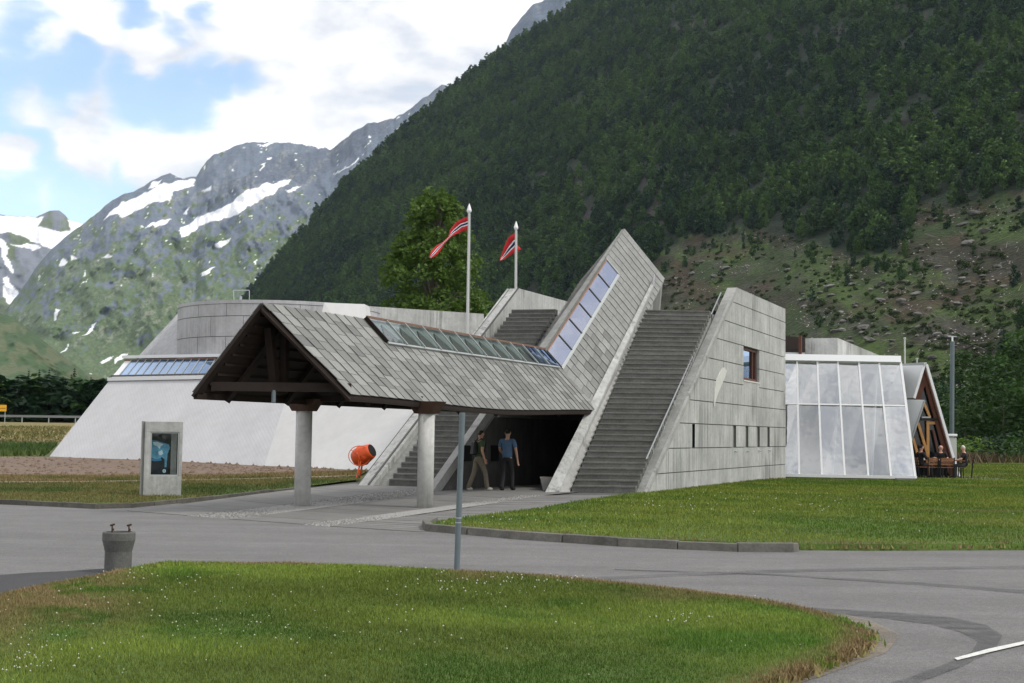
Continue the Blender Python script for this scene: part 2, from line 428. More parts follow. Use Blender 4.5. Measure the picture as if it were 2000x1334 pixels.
def glass(name, tint, refl, rough=.03, trans=(.75, .8, .82), vary=0, wob=.06):
    m = bpy.data.materials.new(name); m.use_nodes = True; nt = m.node_tree; N = nt.nodes; L = nt.links
    N.remove(N['Principled BSDF']); o = N['Material Output']
    g = N.new('ShaderNodeBsdfGlossy'); g.inputs['Color'].default_value = (*tint, 1); g.inputs['Roughness'].default_value = rough
    t = N.new('ShaderNodeBsdfTransparent'); t.inputs['Color'].default_value = (*trans, 1)
    fr = N.new('ShaderNodeFresnel'); fr.inputs['IOR'].default_value = 1.5
    mr = N.new('ShaderNodeMapRange'); mr.inputs['From Min'].default_value = .04; mr.inputs['From Max'].default_value = 1
    mr.inputs['To Min'].default_value = refl; mr.inputs['To Max'].default_value = 1
    L.new(fr.outputs[0], mr.inputs['Value'])
    fac = mr.outputs[0]
    if vary:     # reflectance varies per pane, with soft patches imitating reflected clouds
        oi = N.new('ShaderNodeObjectInfo'); tc_ = N.new('ShaderNodeTexCoord'); nz = N.new('ShaderNodeTexNoise'); nz.inputs['Scale'].default_value = .28; nz.inputs['Detail'].default_value = 1; L.new(tc_.outputs['Object'], nz.inputs['Vector'])
        a = N.new('ShaderNodeMath'); a.operation = 'MULTIPLY_ADD'; L.new(oi.outputs['Random'], a.inputs[0]); a.inputs[1].default_value = vary; a.inputs[2].default_value = -vary * 1.6
        b2 = N.new('ShaderNodeMath'); b2.operation = 'MULTIPLY_ADD'; L.new(nz.outputs['Fac'], b2.inputs[0]); b2.inputs[1].default_value = vary * 1.8; L.new(a.outputs[0], b2.inputs[2])
        c_ = N.new('ShaderNodeMath'); c_.use_clamp = True; L.new(fac, c_.inputs[0]); L.new(b2.outputs[0], c_.inputs[1]); fac = c_.outputs[0]
    ge = N.new('ShaderNodeNewGeometry'); fb = N.new('ShaderNodeMath'); fb.operation = 'MULTIPLY_ADD'; L.new(ge.outputs['Backfacing'], fb.inputs[0]); L.new(fac, fb.inputs[1]); fb.inputs[2].default_value = 0
    fs = N.new('ShaderNodeMath'); fs.operation = 'SUBTRACT'; L.new(fac, fs.inputs[0]); L.new(fb.outputs[0], fs.inputs[1])     # only the outer face reflects
    mx = N.new('ShaderNodeMixShader'); L.new(fs.outputs[0], mx.inputs[0]); L.new(t.outputs[0], mx.inputs[1]); L.new(g.outputs[0], mx.inputs[2])
    n = N.new('ShaderNodeTexNoise'); n.inputs['Scale'].default_value = 1.3; tc = N.new('ShaderNodeTexCoord'); L.new(tc.outputs['Object'], n.inputs['Vector'])
    bp = N.new('ShaderNodeBump'); bp.inputs['Strength'].default_value = wob; bp.inputs['Distance'].default_value = .05
    L.new(n.outputs['Fac'], bp.inputs['Height']); L.new(bp.outputs[0], g.inputs['Normal'])
    L.new(mx.outputs[0], o.inputs[0]); return m


M['pane_clear'] = glass('clear_glass', (.9, .92, .93), .05, trans=(.9, .92, .92))
M['pane'] = glass('coated_glass', (.93, .945, .95), .54, trans=(.6, .65, .68), vary=.32, wob=.12)
M['pane_roof'] = glass('roof_glass', (.8, .85, .9), .08, trans=(.93, .96, .95))
M['pane_blue'] = glass('blue_glass', (.45, .58, .78), .75, trans=(.2, .3, .45))

# ------------------------------------------------------------------ the ground


def ss(x, a, b):
    t = np.clip((np.asarray(x, float) - a) / (b - a), 0, 1); return t * t * (3 - 2 * t)


def gz(x, y):
    """height of the land: flat in front and on the right, rising gently behind on the left to the main road"""
    x = np.asarray(x, float); y = np.asarray(y, float)
    left = np.interp(y, [0, 30, 38, 44, 60, 80, 146, 150, 170, 300, 1000, 9000], [0, 0, .08, .1, .45, .7, 2.0, 2.35, 2.35, 2.2, 2.0, 2.0])
    e = np.interp(y, [0, 28, 41, 60, 200], [-8.6, -8.6, -5.05, 3.2, 6])
    w = 1 - ss(x, e - 1.3, e)
    return left * w


def gp(px, py, off=0.0):
    """point of the land seen at a pixel"""
    d = ray(px, py).normalized(); t = 4.0; p = Vector((0, 0, EYE))
    while t < 4000:
        q = p + d * t
        if q.z < float(gz(q.x, q.y)) + off: break
        t *= 1.002
    q = p + d * t
    return Vector((q.x, q.y, float(gz(q.x, q.y)) + off))


def ground():
    xs = np.concatenate([-np.geomspace(4400, 60, 40), np.linspace(-58, 58, 117), np.geomspace(60, 4400, 40)])
    ys = np.concatenate([[-290, -100, -30], np.linspace(-10, 180, 191), np.geomspace(184, 7300, 70)])
    X, Y = np.meshgrid(xs, ys, indexing='ij'); Zz = gz(X, Y) - .03
    P = np.stack([X, Y, Zz], -1)
    n = fbm(X * .12, Y * .12, 3, 4)
    n2 = fbm(X * .9, Y * .4, 9, 3)
    a = np.array([.075, .095, .03]); b = np.array([.15, .125, .055]); c = np.array([.085, .065, .04])
    t = ss(n, .35, .65)[..., None]
    col = a * (1 - t * .5) + b * t * .5
    col = col * (.75 + .5 * n2[..., None])
    # hay field on the far left with bands; brownish tall grass behind the right lawn
    hay = (ss(Y, 84, 92) * (1 - ss(Y, 150, 190)) * (1 - ss(X, -5, 5)))[..., None]
    band = (.5 + .5 * np.sin(Y * .35 + 2 * n))[..., None]
    col = col * (1 - hay) + hay * (np.array([.22, .17, .075]) * (1 - .45 * band) + np.array([.10, .12, .035]) * .45 * band)
    br = (ss(Y, 96, 104) * (1 - ss(Y, 150, 190)) * ss(X, 10, 20))[..., None]
    col = col * (1 - br) + br * c * (.7 + .6 * n2[..., None])
    g = grid_mesh('ground', P, M['ground'], col)
    tag(g, kind='structure')


M['ground'] = mat('field', attr='col', rough=.95, noise=[(.9, .2), (9, .25)], bump=.6, bscale=6)
ground()


def flat_sheet(name, pts, z, m, label=None):
    mb = MB(); mb.poly([Vector((p[0], p[1], z)) for p in pts]); o = mb.build(name, m)
    for p in o.data.polygons:
        if p.normal.z < 0: o.data.flip_normals(); break
    return tag(o, kind='structure')


flat_sheet('asphalt_road', [(-70, 1), (70, 1), (70, 31), (-70, 31)], 0.0, M['asphalt'])
flat_sheet('dark_road_area', [atz(*p) for p in ((-300, 1150), (-60, 1128), (60, 1119), (150, 1115), (215, 1110), (215, 1130), (100, 1160), (-60, 1220), (-400, 1300))], .004, M['asphalt_dark'])  # darker area of the road at the far left


def strip(name, A, B, z, m, n=None):
    """sheet between two pixel polylines of equal length on a plane"""
    mb = MB()
    a = [atz(*p, z) for p in A]; b = [atz(*p, z) for p in B]
    for i in range(len(a) - 1): mb.poly([a[i], a[i + 1], b[i + 1], b[i]])
    o = mb.build(name, m)
    if o.data.polygons[0].normal.z < 0: o.data.flip_normals()
    return tag(o, kind='structure')


def faded(name, col, other, sc=6.0, thr=.5, scale=(1, 1, 1), soft=.12):
    """worn mark: the mark's colour broken up by holes that let the road below show"""
    m = mat(name, col, .9, noise=[(4, .12), (55, .25)])
    nt = m.node_tree; N = nt.nodes; L = nt.links; b = N['Principled BSDF']; o = N['Material Output']
    n = N.new('ShaderNodeTexNoise'); n.inputs['Scale'].default_value = sc; n.inputs['Detail'].default_value = 6
    tc = N.new('ShaderNodeTexCoord'); mp = N.new('ShaderNodeMapping'); mp.inputs['Scale'].default_value = scale
    L.new(tc.outputs['Object'], mp.inputs[0]); L.new(mp.outputs[0], n.inputs['Vector'])
    mr = N.new('ShaderNodeMapRange'); mr.inputs['From Min'].default_value = thr - soft; mr.inputs['From Max'].default_value = thr + soft; L.new(n.outputs['Fac'], mr.inputs['Value'])
    t = N.new('ShaderNodeBsdfTransparent'); mx = N.new('ShaderNodeMixShader')
    L.new(mr.outputs[0], mx.inputs[0]); L.new(b.outputs[0], mx.inputs[1]); L.new(t.outputs[0], mx.inputs[2]); L.new(mx.outputs[0], o.inputs[0])
    return m


M['skid'] = faded('rubbed_asphalt', (.112, .111, .111), None, 3.5, .50, soft=.32)
M['faint'] = faded('faint_rub', (.152, .15, .149), None, 1.2, .48, soft=.3)
M['dust'] = faded('dust', (.25, .215, .165), None, 1.6, .52, soft=.3)
strip('tyre_mark', [(1100, 1157), (1400, 1175), (1620, 1188), (1760, 1196), (1860, 1205), (1925, 1219), (1958, 1240), (1945, 1266), (1890, 1296), (1800, 1330), (1700, 1372)],
      [(1100, 1160), (1400, 1181), (1600, 1195), (1720, 1206), (1820, 1219), (1880, 1235), (1910, 1252), (1898, 1272), (1840, 1298), (1750, 1330), (1640, 1372)], .008, M['skid'])
strip('tyre_mark', [(850, 1128), (1150, 1127), (1300, 1120), (1500, 1112), (1800, 1106), (2100, 1104)], [(850, 1133), (1150, 1133), (1300, 1126), (1500, 1118), (1800, 1112), (2100, 1110)], .008, M['faint'])
strip('tyre_mark', [(1200, 1110), (1500, 1118), (1800, 1136), (2100, 1158)], [(1200, 1112), (1500, 1122), (1800, 1142), (2100, 1166)], .010, M['faint'])
strip('road_marking', [(1864, 1285), (1930, 1267), (2000, 1252), (2150, 1222)], [(1870, 1289), (1935, 1273), (2000, 1258), (2150, 1229)], .012, M['paint'])
strip('dusty_edge', [(1150, 1138), (1330, 1148), (1460, 1162), (1600, 1188), (1700, 1212), (1760, 1240), (1730, 1275), (1620, 1315), (1480, 1360)],
      [(1150, 1150), (1330, 1166), (1460, 1180), (1560, 1196), (1640, 1216), (1680, 1236), (1640, 1270), (1540, 1310), (1400, 1350)], .005, M['dust'])

# lawns ----------------------------------------------------------
FRONT_PX = [(-160, 1230), (-60, 1192), (0, 1164), (100, 1140), (205, 1123), (255, 1110), (320, 1099), (440, 1099), (560, 1101), (720, 1105), (900, 1116), (1050, 1124), (1200, 1138), (1330, 1152),
            (1460, 1168), (1560, 1186), (1640, 1206), (1685, 1226), (1692, 1240), (1670, 1262), (1600, 1292), (1520, 1320), (1440, 1350), (1300, 1400), (900, 1520), (-300, 1520)]
RIGHT_PX = [(836, 1023), (880, 1013), (950, 1005), (1040, 994), (1167, 973), (1238, 964), (1330, 953), (1522, 934), (1790, 940), (1800, 906), (2400, 906), (2400, 1060),
            (2000, 1062), (1700, 1063), (1560, 1062), (1400, 1057), (1200, 1049), (1000, 1038), (905, 1030)]
front = [atz(*p, .07) for p in FRONT_PX]; right = [atz(*p, .10) for p in RIGHT_PX]


def soft_lawn(name, pts, top, m):
    """turf block whose rim is rounded off"""
    c = sum((p for p in pts), Vector()) / len(pts)
    mb = MB(); n = len(pts); lo = [Vector((p.x, p.y, -.02)) for p in pts]; hi = []
    for i, p in enumerate(pts):
        d0 = (pts[i] - pts[i - 1]).normalized(); d1 = (pts[(i + 1) % n] - pts[i]).normalized(); t = (d0 + d1); t = Vector((t.y, -t.x, 0)).normalized()
        if t.dot(c - p) < 0: t = -t
        hi.append(Vector((p.x, p.y, top)) + t * .07)
    for i in range(n):
        j = (i + 1) % n; mb.poly([lo[i], lo[j], hi[j], hi[i]])
    mb.poly(hi); return tag(mb.build(name, m), kind='structure')


M['turf'] = mat('turf', (.07, .115, .02), .95, noise=[(.35, .25), (2.5, .25), (25, .3)], bump=.8, bscale=40)
soft_lawn('lawn', front, .07, M['turf']); soft_lawn('lawn', right, .10, M['turf'])


def cornered(pts, k=(0, 1)): return [(p[k[0]], p[k[1]]) for p in pts]


def blades(name, poly, z, dens, h, w, colfun, near=None, seed=1, zfun=None):
    """grass: one triangle per blade; density and blade size follow the arrays given by functions of distance"""
    rng = np.random.default_rng(seed)
    pl = np.array([(p[0], p[1]) for p in poly]); x0, y0 = pl.min(0); x1, y1 = pl.max(0)
    n = int((x1 - x0) * (y1 - y0) * dens)
    X = rng.uniform(x0, x1, n); Y = rng.uniform(y0, y1, n)
    k = inpoly(X, Y, [tuple(q) for q in pl])
    if near is not None: k &= rng.random(n) < near(X, Y)
    k &= (np.abs(X) < Y * .52 + .5) & (Y > 6.5)
    X = X[k]; Y = Y[k]; n = len(X)
    zz = np.full(n, z) if zfun is None else zfun(X, Y)
    cl = fbm(X * 1.3, Y * 1.3, seed + 5, 3)
    H = h(Y) * rng.uniform(.55, 1.25, n) * (.65 + .7 * cl); Wd = w(Y) * rng.uniform(.7, 1.3, n)
    a = rng.uniform(0, 2 * np.pi, n); b = rng.uniform(0, 2 * np.pi, n); ln = rng.uniform(.1, .75, n) * H
    dx = np.cos(a) * Wd / 2; dy = np.sin(a) * Wd / 2
    V = np.empty((n, 3, 3)); V[:, 0] = np.stack([X - dx, Y - dy, zz - .005], 1); V[:, 1] = np.stack([X + dx, Y + dy, zz - .005], 1)
    V[:, 2] = np.stack([X + np.cos(b) * ln, Y + np.sin(b) * ln, zz + H], 1)
    c = colfun(X, Y, rng); c3 = np.repeat(c[:, None, :], 3, 1)
    o = np_mesh(name, V.reshape(-1, 3), np.arange(n * 3).reshape(-1, 3), M['bladed'], cols=c3.reshape(-1, 3))
    return tag(o, kind='stuff')


def mixc(a, b, t): return np.array(a) * (1 - t[:, None]) + np.array(b) * t[:, None]


def edge_dist(X, Y, poly):
    d = np.full(X.shape, 1e9); n = len(poly)
    for i in range(n):
        a = np.array(poly[i][:2]); b = np.array(poly[(i + 1) % n][:2]); ab = b - a; L2 = (ab ** 2).sum() + 1e-9
        t = np.clip(((X - a[0]) * ab[0] + (Y - a[1]) * ab[1]) / L2, 0, 1)
        d = np.minimum(d, np.hypot(X - a[0] - t * ab[0], Y - a[1] - t * ab[1]))
    return d


FRONT_XY = cornered(front); RIGHT_XY = cornered(right)


def col_front(X, Y, rng):
    n = fbm(X * .55, Y * .55, 21, 4); m = fbm(X * 2.2, Y * 2.2, 31, 3)
    c = mixc((.066, .142, .014), (.150, .205, .030), ss(n * .65 + m * .35, .36, .62))
    big = fbm(X * .28, Y * .5, 23, 3); c *= (.72 + .56 * ss(big, .3, .7))[:, None]
    st = .5 + .5 * np.sin((X * .5 + Y * 1.1) * 2.6); c *= (.92 + .16 * st)[:, None]
    ed = edge_dist(X, Y, FRONT_XY)
    PX, PY = proj_np(np.stack([X, Y, np.full(X.shape, .07)], 1))
    dry = (1 - ss(ed, .03, .32)) * ss(m, .3, .55)
    dry = np.maximum(dry, ss(280 - PX + (PY - 1180) * .8 * 0, -60, 160) * (1 - ss(PY, 1150, 1275)) * ss(m, .25, .5))
    dry = np.maximum(dry, .8 * (1 - ss(PX, 0, 140)) * (1 - ss(PY, 1180, 1340)))
    dry = np.maximum(dry, .4 * ss(PX, 1500, 1680) * ss(m, .35, .6) * ss(PY, 1205, 1290))
    dry = np.maximum(dry, .6 * np.exp(-(((PX - 1320) / 90) ** 2 + ((PY - 1163) / 12) ** 2)))
    dry = np.maximum(dry, .6 * np.exp(-(((PX - 930) / 60) ** 2 + ((PY - 1124) / 9) ** 2)))
    dry = np.clip(dry + .10 * (rng.random(X.shape) < .25), 0, 1)
    t = dry[:, None]; c = c * (1 - t) + np.array([.24, .175, .085]) * t
    return c * rng.uniform(.72, 1.28, (len(X), 1))


def col_right(X, Y, rng):
    n = fbm(X * .3, Y * .3, 41, 4); m = fbm(X * 1.6, Y * 1.6, 43, 3)
    c = mixc((.078, .142, .014), (.155, .195, .026), ss(n * .6 + m * .4, .36, .62))
    st = .5 + .5 * np.sin((X * .35 + Y) * 1.7); c *= (.9 + .2 * st)[:, None]
    ed = edge_dist(X, Y, RIGHT_XY)
    dry = (1 - ss(ed, .1, .5)) * ss(m, .35, .6) * (Y < 24)
    dry = np.maximum(dry, .6 * ss(fbm(X * .2, Y * .5, 77, 3), .58, .72) * ss(X, 6, 12))
    t = np.clip(dry, 0, 1)[:, None]; c = c * (1 - t) + np.array([.21, .155, .075]) * t
    return c * rng.uniform(.75, 1.25, (len(X), 1))


blades('lawn_grass', FRONT_XY, .068, 5200, lambda y: .027 + .0013 * (y - 8), lambda y: .006 + .0007 * (y - 8), col_front, lambda x, y: np.clip(1.15 - (y - 8) * .07, .25, 1), 3)
blades('lawn_grass', RIGHT_XY, .098, 520, lambda y: .045 + .0006 * (y - 20), lambda y: .014 + .0007 * (y - 20), col_right, lambda x, y: np.clip(1.1 - (y - 20) * .02, .22, 1), 4)
# ragged tufts hanging over the edges of the lawns
E1 = []
def fringe(name, poly, z, n, seed, colf):
    rng = np.random.default_rng(seed); P = np.array(poly); Q = np.roll(P, -1, 0); L = np.hypot(*(Q - P).T); pr = L / L.sum()
    k = rng.choice(len(P), n, p=pr); t = rng.random(n)[:, None]; C = P[k] + (Q - P)[k] * t + rng.normal(0, .05, (n, 2))
    ok = (np.abs(C[:, 0]) < C[:, 1] * .42) & (C[:, 1] > 6.5) & (C[:, 1] < 60); C = C[ok]; n = len(C); X, Y = C.T
    H = rng.uniform(.02, .06, n) * (.4 + 1.1 * fbm(X * 1.5, Y * 1.5, seed, 3)); w = .006 + .0006 * Y; a = rng.uniform(0, 6.28, n); b = rng.uniform(0, 6.28, n); l = rng.uniform(.2, 1.1, n) * H
    V = np.empty((n, 3, 3)); z0 = np.full(n, z * .35)
    V[:, 0] = np.stack([X - np.cos(a) * w, Y - np.sin(a) * w, z0], 1); V[:, 1] = np.stack([X + np.cos(a) * w, Y + np.sin(a) * w, z0], 1)
    V[:, 2] = np.stack([X + np.cos(b) * l, Y + np.sin(b) * l, z * .6 + H], 1)
    c = np.repeat(colf(X, Y, rng)[:, None, :], 3, 1)
    tag(np_mesh(name, V.reshape(-1, 3), np.arange(3 * n).reshape(-1, 3), M['bladed'], cols=c.reshape(-1, 3)), kind='stuff')
fringe('lawn_edge_grass', FRONT_XY, .07, 15000, 51, col_front); fringe('lawn_edge_grass', RIGHT_XY, .1, 9000, 52, col_right)


def clover(name, poly, z, n, seed, clumps):
    rng = np.random.default_rng(seed); pl = np.array(poly); out = []
    while len(out) < n:
        if rng.random() < .75:
            c = clumps[rng.integers(len(clumps))]; p = atz(c[0] + rng.normal(0, c[2]), c[1] + rng.normal(0, c[3]), z); x, y = p.x, p.y
        else:
            x = rng.uniform(pl[:, 0].min(), pl[:, 0].max()); y = rng.uniform(pl[:, 1].min(), min(pl[:, 1].max(), 50))
        if inpoly(np.array([x]), np.array([y]), poly)[0] and abs(x) < y * .42 and y > 6.5: out.append((x, y))
    V = []; Fc = []
    for x, y in out:
        r = (.0035 + .0004 * y) * rng.uniform(.6, 1.2); h = z + rng.uniform(.03, .06); b = len(V)
        V += [(x + r, y, h), (x - r, y, h), (x, y + r, h), (x, y - r, h), (x, y, h + r), (x, y, h - r)]
        for f in ((0, 2, 4), (2, 1, 4), (1, 3, 4), (3, 0, 4), (2, 0, 5), (1, 2, 5), (3, 1, 5), (0, 3, 5)): Fc.append(tuple(b + i for i in f))
    tag(np_mesh(name, V, Fc, M['clover']), kind='stuff')


clover('clover_flowers', FRONT_XY, .07, 300, 5, [(90, 1270, 70, 25), (60, 1300, 50, 16), (270, 1130, 60, 8), (420, 1230, 120, 22), (900, 1150, 120, 14), (1060, 1140, 70, 8), (960, 1155, 60, 10), (800, 1250, 160, 26), (1330, 1212, 30, 5), (300, 1190, 200, 24)])
clover('clover_flowers', RIGHT_XY, .1, 110, 6, [(1300, 985, 70, 10), (1180, 1000, 120, 14), (1600, 990, 120, 14), (1450, 975, 120, 9), (960, 1022, 60, 8), (1800, 1010, 120, 18)])

# left verge, gravel path, soil strip, fields -----------------------
def band(name, A, B, off, m, na=26, nb=6, kind='structure'):
    """sheet on the land between two pixel polylines"""
    def samp(L):
        L = np.array(L, float); t = np.linspace(0, 1, len(L)); u = np.linspace(0, 1, na)
        return np.stack([np.interp(u, t, L[:, 0]), np.interp(u, t, L[:, 1])], 1)
    a = [gp(*p) for p in samp(A)]; b = [gp(*p) for p in samp(B)]
    P = np.array([[tuple(p.lerp(q, j / nb)) for j in range(nb + 1)] for p, q in zip(a, b)])
    P[..., 2] = gz(P[..., 0], P[..., 1]) + off
    o = grid_mesh(name, P, m)
    if o.data.polygons[0].normal.z < 0: o.data.flip_normals()
    return tag(o, kind=kind), P


VERGE_A = [(-600, 972), (-150, 978), (0, 982), (150, 989), (250, 990), (400, 976), (560, 959), (700, 941)]
VERGE_B = [(-600, 941), (-150, 947), (0, 948), (150, 947), (280, 945), (400, 943), (560, 939), (700, 934)]
GPATH_B = [(-600, 937), (-150, 943), (0, 944), (150, 943), (280, 941), (400, 939), (560, 935), (700, 931)]
DRY_B = [(-600, 925), (-150, 931), (0, 931), (150, 931), (280, 931), (400, 930), (560, 926), (720, 921)]
SOIL_B = [(-600, 887), (-150, 893), (0, 893), (85, 893), (280, 899), (400, 904), (510, 911), (720, 915)]
_, VP_ = band('verge', VERGE_A, VERGE_B, .07, M['turf'])
band('gravel_path', VERGE_B, GPATH_B, .05, M['sand'])
_, DP_ = band('dry_verge', GPATH_B, DRY_B, .03, M['turf'])
band('soil_strip', DRY_B, SOIL_B, .02, M['soil'], 60, 24)


def poly_of(P): return [tuple(p[:2]) for p in P[:, 0]] + [tuple(p[:2]) for p in P[::-1, -1]]


def col_verge(X, Y, rng):
    n = fbm(X * .5, Y * .5, 61, 4); c = mixc((.06, .085, .02), (.15, .13, .045), ss(n, .35, .65)); return c * rng.uniform(.75, 1.25, (len(X), 1))


def col_dry(X, Y, rng):
    n = fbm(X * .5, Y * .5, 63, 4); c = mixc((.10, .105, .03), (.21, .155, .07), ss(n, .3, .6)); return c * rng.uniform(.75, 1.25, (len(X), 1))


blades('verge_grass', poly_of(VP_), 0, 420, lambda y: .06 + 0 * y, lambda y: .02 + 0 * y, col_verge, None, 8, lambda x, y: gz(x, y) + .07)
blades('verge_grass', poly_of(DP_), 0, 300, lambda y: .08 + 0 * y, lambda y: .028 + 0 * y, col_dry, None, 9, lambda x, y: gz(x, y) + .03)


def clods():
    rng = np.random.default_rng(12); V = []; Fc = []
    A = np.array(DRY_B, float); B = np.array(SOIL_B, float)
    for i in range(1000):
        u = rng.uniform(0, 1); v = rng.random() ** 1.3; t = np.linspace(0, 1, len(A))
        a = np.array([np.interp(u, t, A[:, 0]), np.interp(u, t, A[:, 1])]); b = np.array([np.interp(u, t, B[:, 0]), np.interp(u, t, B[:, 1])])
        p = gp(*(a + (b - a) * v)); r = rng.uniform(.03, .1); k = len(V)
        R = rng.uniform(.6, 1.3, 6) * r
        V += [(p.x + R[0], p.y, p.z + .02), (p.x - R[1], p.y, p.z + .02), (p.x, p.y + R[2], p.z + .02), (p.x, p.y - R[3], p.z + .02), (p.x, p.y, p.z + R[4] + .01), (p.x, p.y, p.z - R[5])]
        for f in ((0, 2, 4), (2, 1, 4), (1, 3, 4), (3, 0, 4), (2, 0, 5), (1, 2, 5), (3, 1, 5), (0, 3, 5)): Fc.append(tuple(k + i for i in f))
    tag(np_mesh('soil_clods', V, Fc, M['soil']), kind='stuff')


clods()
# tall field grass behind the soil on the left and behind the lawn on the right
def tall(name, poly, dens, h, w, ca, cb, seed, ymax=200):
    def cf(X, Y, rng):
        n = fbm(X * .2, Y * .2, seed, 4); return mixc(ca, cb, ss(n, .3, .7)) * rng.uniform(.7, 1.3, (len(X), 1))
    blades(name, poly, 0, dens, lambda y: h + 0 * y, lambda y: w + 0 * y, cf, None, seed, lambda x, y: gz(x, y) - .03)


lf = [gp(-420, 890), gp(-150, 892), gp(0, 891), gp(88, 890), gp(112, 868), gp(-150, 868), gp(-420, 865)]
tall('field_grass', cornered(lf), 40, .30, .07, (.045, .085, .018), (.085, .12, .03), 71)
hf = [gp(-420, 862), gp(-200, 864), gp(118, 862), gp(140, 833), gp(-200, 832), gp(-420, 829)]
tall('hay_grass', cornered(hf), 5, .20, .2, (.21, .165, .07), (.12, .125, .04), 72)
rf = [(21, 96), (60, 96), (75, 150), (30, 150)]
tall('meadow_grass', rf, 9, .75, .16, (.085, .06, .035), (.11, .10, .04), 73)
# ------------------------------------------------------------------ entrance path, kerbs
def pz(y): return .012 + .1 * float(ss(y, 28, 37))


def pp(px, py):
    p = atz(px, py, .05)
    for _ in range(6): p = atz(px, py, pz(p.y))
    return p


path = thing('entrance_path', '', '', (-3, 30, 0)); path['kind'] = 'structure'
for k in ('label', 'category'):
    if k in path: del path[k]


def lerp2(a, b, t): return Vector(a).lerp(Vector(b), t)


def slabs(name, FA, FB, BA, BB, n, gap, m, th=.012, jit=.002):
    """pieces laid across a strip that runs from the road edge FA-FB back to BA-BB"""
    a0, b0, a1, b1 = pp(*FA), pp(*FB), pp(*BA), pp(*BB)
    for i in range(n):
        t0 = i / n; t1 = (i + 1) / n; L = (a1 - a0).length; g = gap / L
        q = [lerp2(a0, a1, t0), lerp2(b0, b1, t0), lerp2(b0, b1, t1 - g), lerp2(a0, a1, t1 - g)]
        j = random.uniform(-jit, jit)
        top = [Vector((p.x, p.y, pz(p.y) + j)) for p in q]; bot = [p - Z * .06 for p in top]
        MB().hexa(bot + top).build(name, m, path)


slabs('paving_slab', (248, 997), (365, 1006), (690, 945), (815, 955), 12, .02, M['slabm'])
slabs('paving_slab', (450, 1013), (590, 1023), (852, 961), (1012, 968), 11, .02, M['slabm'])
slabs('path_plank', (645, 1027), (822, 1038), (1064, 967), (1243, 966), 34, .035, M['slabm'], jit=.004)
mb = MB(); mb.poly([Vector((p.x, p.y, pz(p.y) - .03)) for p in (pp(240, 995), pp(825, 1039), pp(900, 1012), pp(1245, 968), pp(1245, 945), pp(690, 940))]); o = mb.build('path_bed', M['joint'], path)
q = [pp(852, 961), pp(1012, 968), pp(1064, 967)]
mb = MB(); mb.poly([q[0], q[1], q[2], q[2] + AX * 14 + Z * 0, q[0] + AX * 16]); mb.build('tunnel_floor', M['slabm'], path)
q = [pp(690, 945), pp(815, 955), pp(852, 961)]
mb = MB(); mb.poly([q[0], q[1], q[2], q[2] + AX * 6, q[0] + AX * 6]); mb.build('stair_apron', M['slabm'], path)


def pebbles(name, FA, FB, BA, BB, n, seed):
    rng = np.random.default_rng(seed); a0, b0, a1, b1 = pp(*FA), pp(*FB), pp(*BA), pp(*BB); V = []; Fc = []; C = []
    for i in range(n):
        t = rng.random(); p = lerp2(a0, a1, t).lerp(lerp2(b0, b1, t), rng.random()); r = rng.uniform(.012, .034); k = len(V); z = pz(p.y) - .012
        R = r * rng.uniform(.6, 1.3, 6); th = rng.uniform(0, 3.1); c, s = math.cos(th), math.sin(th); g = rng.uniform(.10, .34)
        V += [(p.x + R[0] * c, p.y + R[0] * s, z), (p.x - R[1] * c, p.y - R[1] * s, z), (p.x - R[2] * s, p.y + R[2] * c, z), (p.x + R[3] * s, p.y - R[3] * c, z), (p.x, p.y, z + R[4] * .7), (p.x, p.y, z - .02)]
        C += [(g, g * .98, g * .93)] * 6
        for f in ((0, 2, 4), (2, 1, 4), (1, 3, 4), (3, 0, 4)): Fc.append(tuple(k + j for j in f))
    return tag(np_mesh(name, V, Fc, M['pebble'], cols=C), kind='stuff')


M['pebble'] = mat('pebble', attr='col', rough=.8)
mb = MB(); q = [pp(365, 1006), pp(450, 1013), pp(852, 961), pp(815, 955)]; mb.poly([p - Z * .02 for p in q]); mb.build('gravel_bed', M['gravel'], path)
mb = MB(); q = [pp(590, 1023), pp(645, 1027), pp(1064, 967), pp(1012, 968)]; mb.poly([p - Z * .02 for p in q]); mb.build('gravel_bed', M['gravel'], path)
pebbles('path_gravel', (365, 1006), (450, 1013), (815, 955), (852, 961), 7000, 31)
pebbles('path_gravel', (590, 1023), (645, 1027), (1012, 968), (1064, 967), 7000, 32)


def kerb(PXL, z, h, w, ln, m, inside):
    root = thing('kerb', '', '', (0, 0, 0)); root['kind'] = 'structure'
    for k in ('label', 'category'):
        if k in root: del root[k]
    P = [atz(*p, z) for p in PXL]; D = [0]
    for i in range(1, len(P)): D.append(D[-1] + (P[i] - P[i - 1]).length)

    def S_(d):
        for i in range(1, len(P)):
            if d <= D[i]: return P[i - 1].lerp(P[i], (d - D[i - 1]) / max(D[i] - D[i - 1], 1e-6))
        return P[-1]
    d = 0
    while d < D[-1] - .1:
        e = min(d + ln * random.uniform(.92, 1.08), D[-1]); a = S_(d); b = S_(e - .015); t = (b - a).normalized(); s = Vector((-t.y, t.x, 0)) * inside
        j = s * random.uniform(-.012, .012); hh = h + random.uniform(-.012, .012)
        lo = [a + j, b + j, b + j + s * w, a + j + s * w]; lo = [Vector((p.x, p.y, -.03)) for p in lo]
        hi = [Vector((p.x, p.y, hh)) + s * (.02 if i < 2 else 0) for i, p in enumerate(lo)]
        MB().hexa(lo + hi).build('kerb_stone', m, root, bevel=.008)
        d = e
    return root


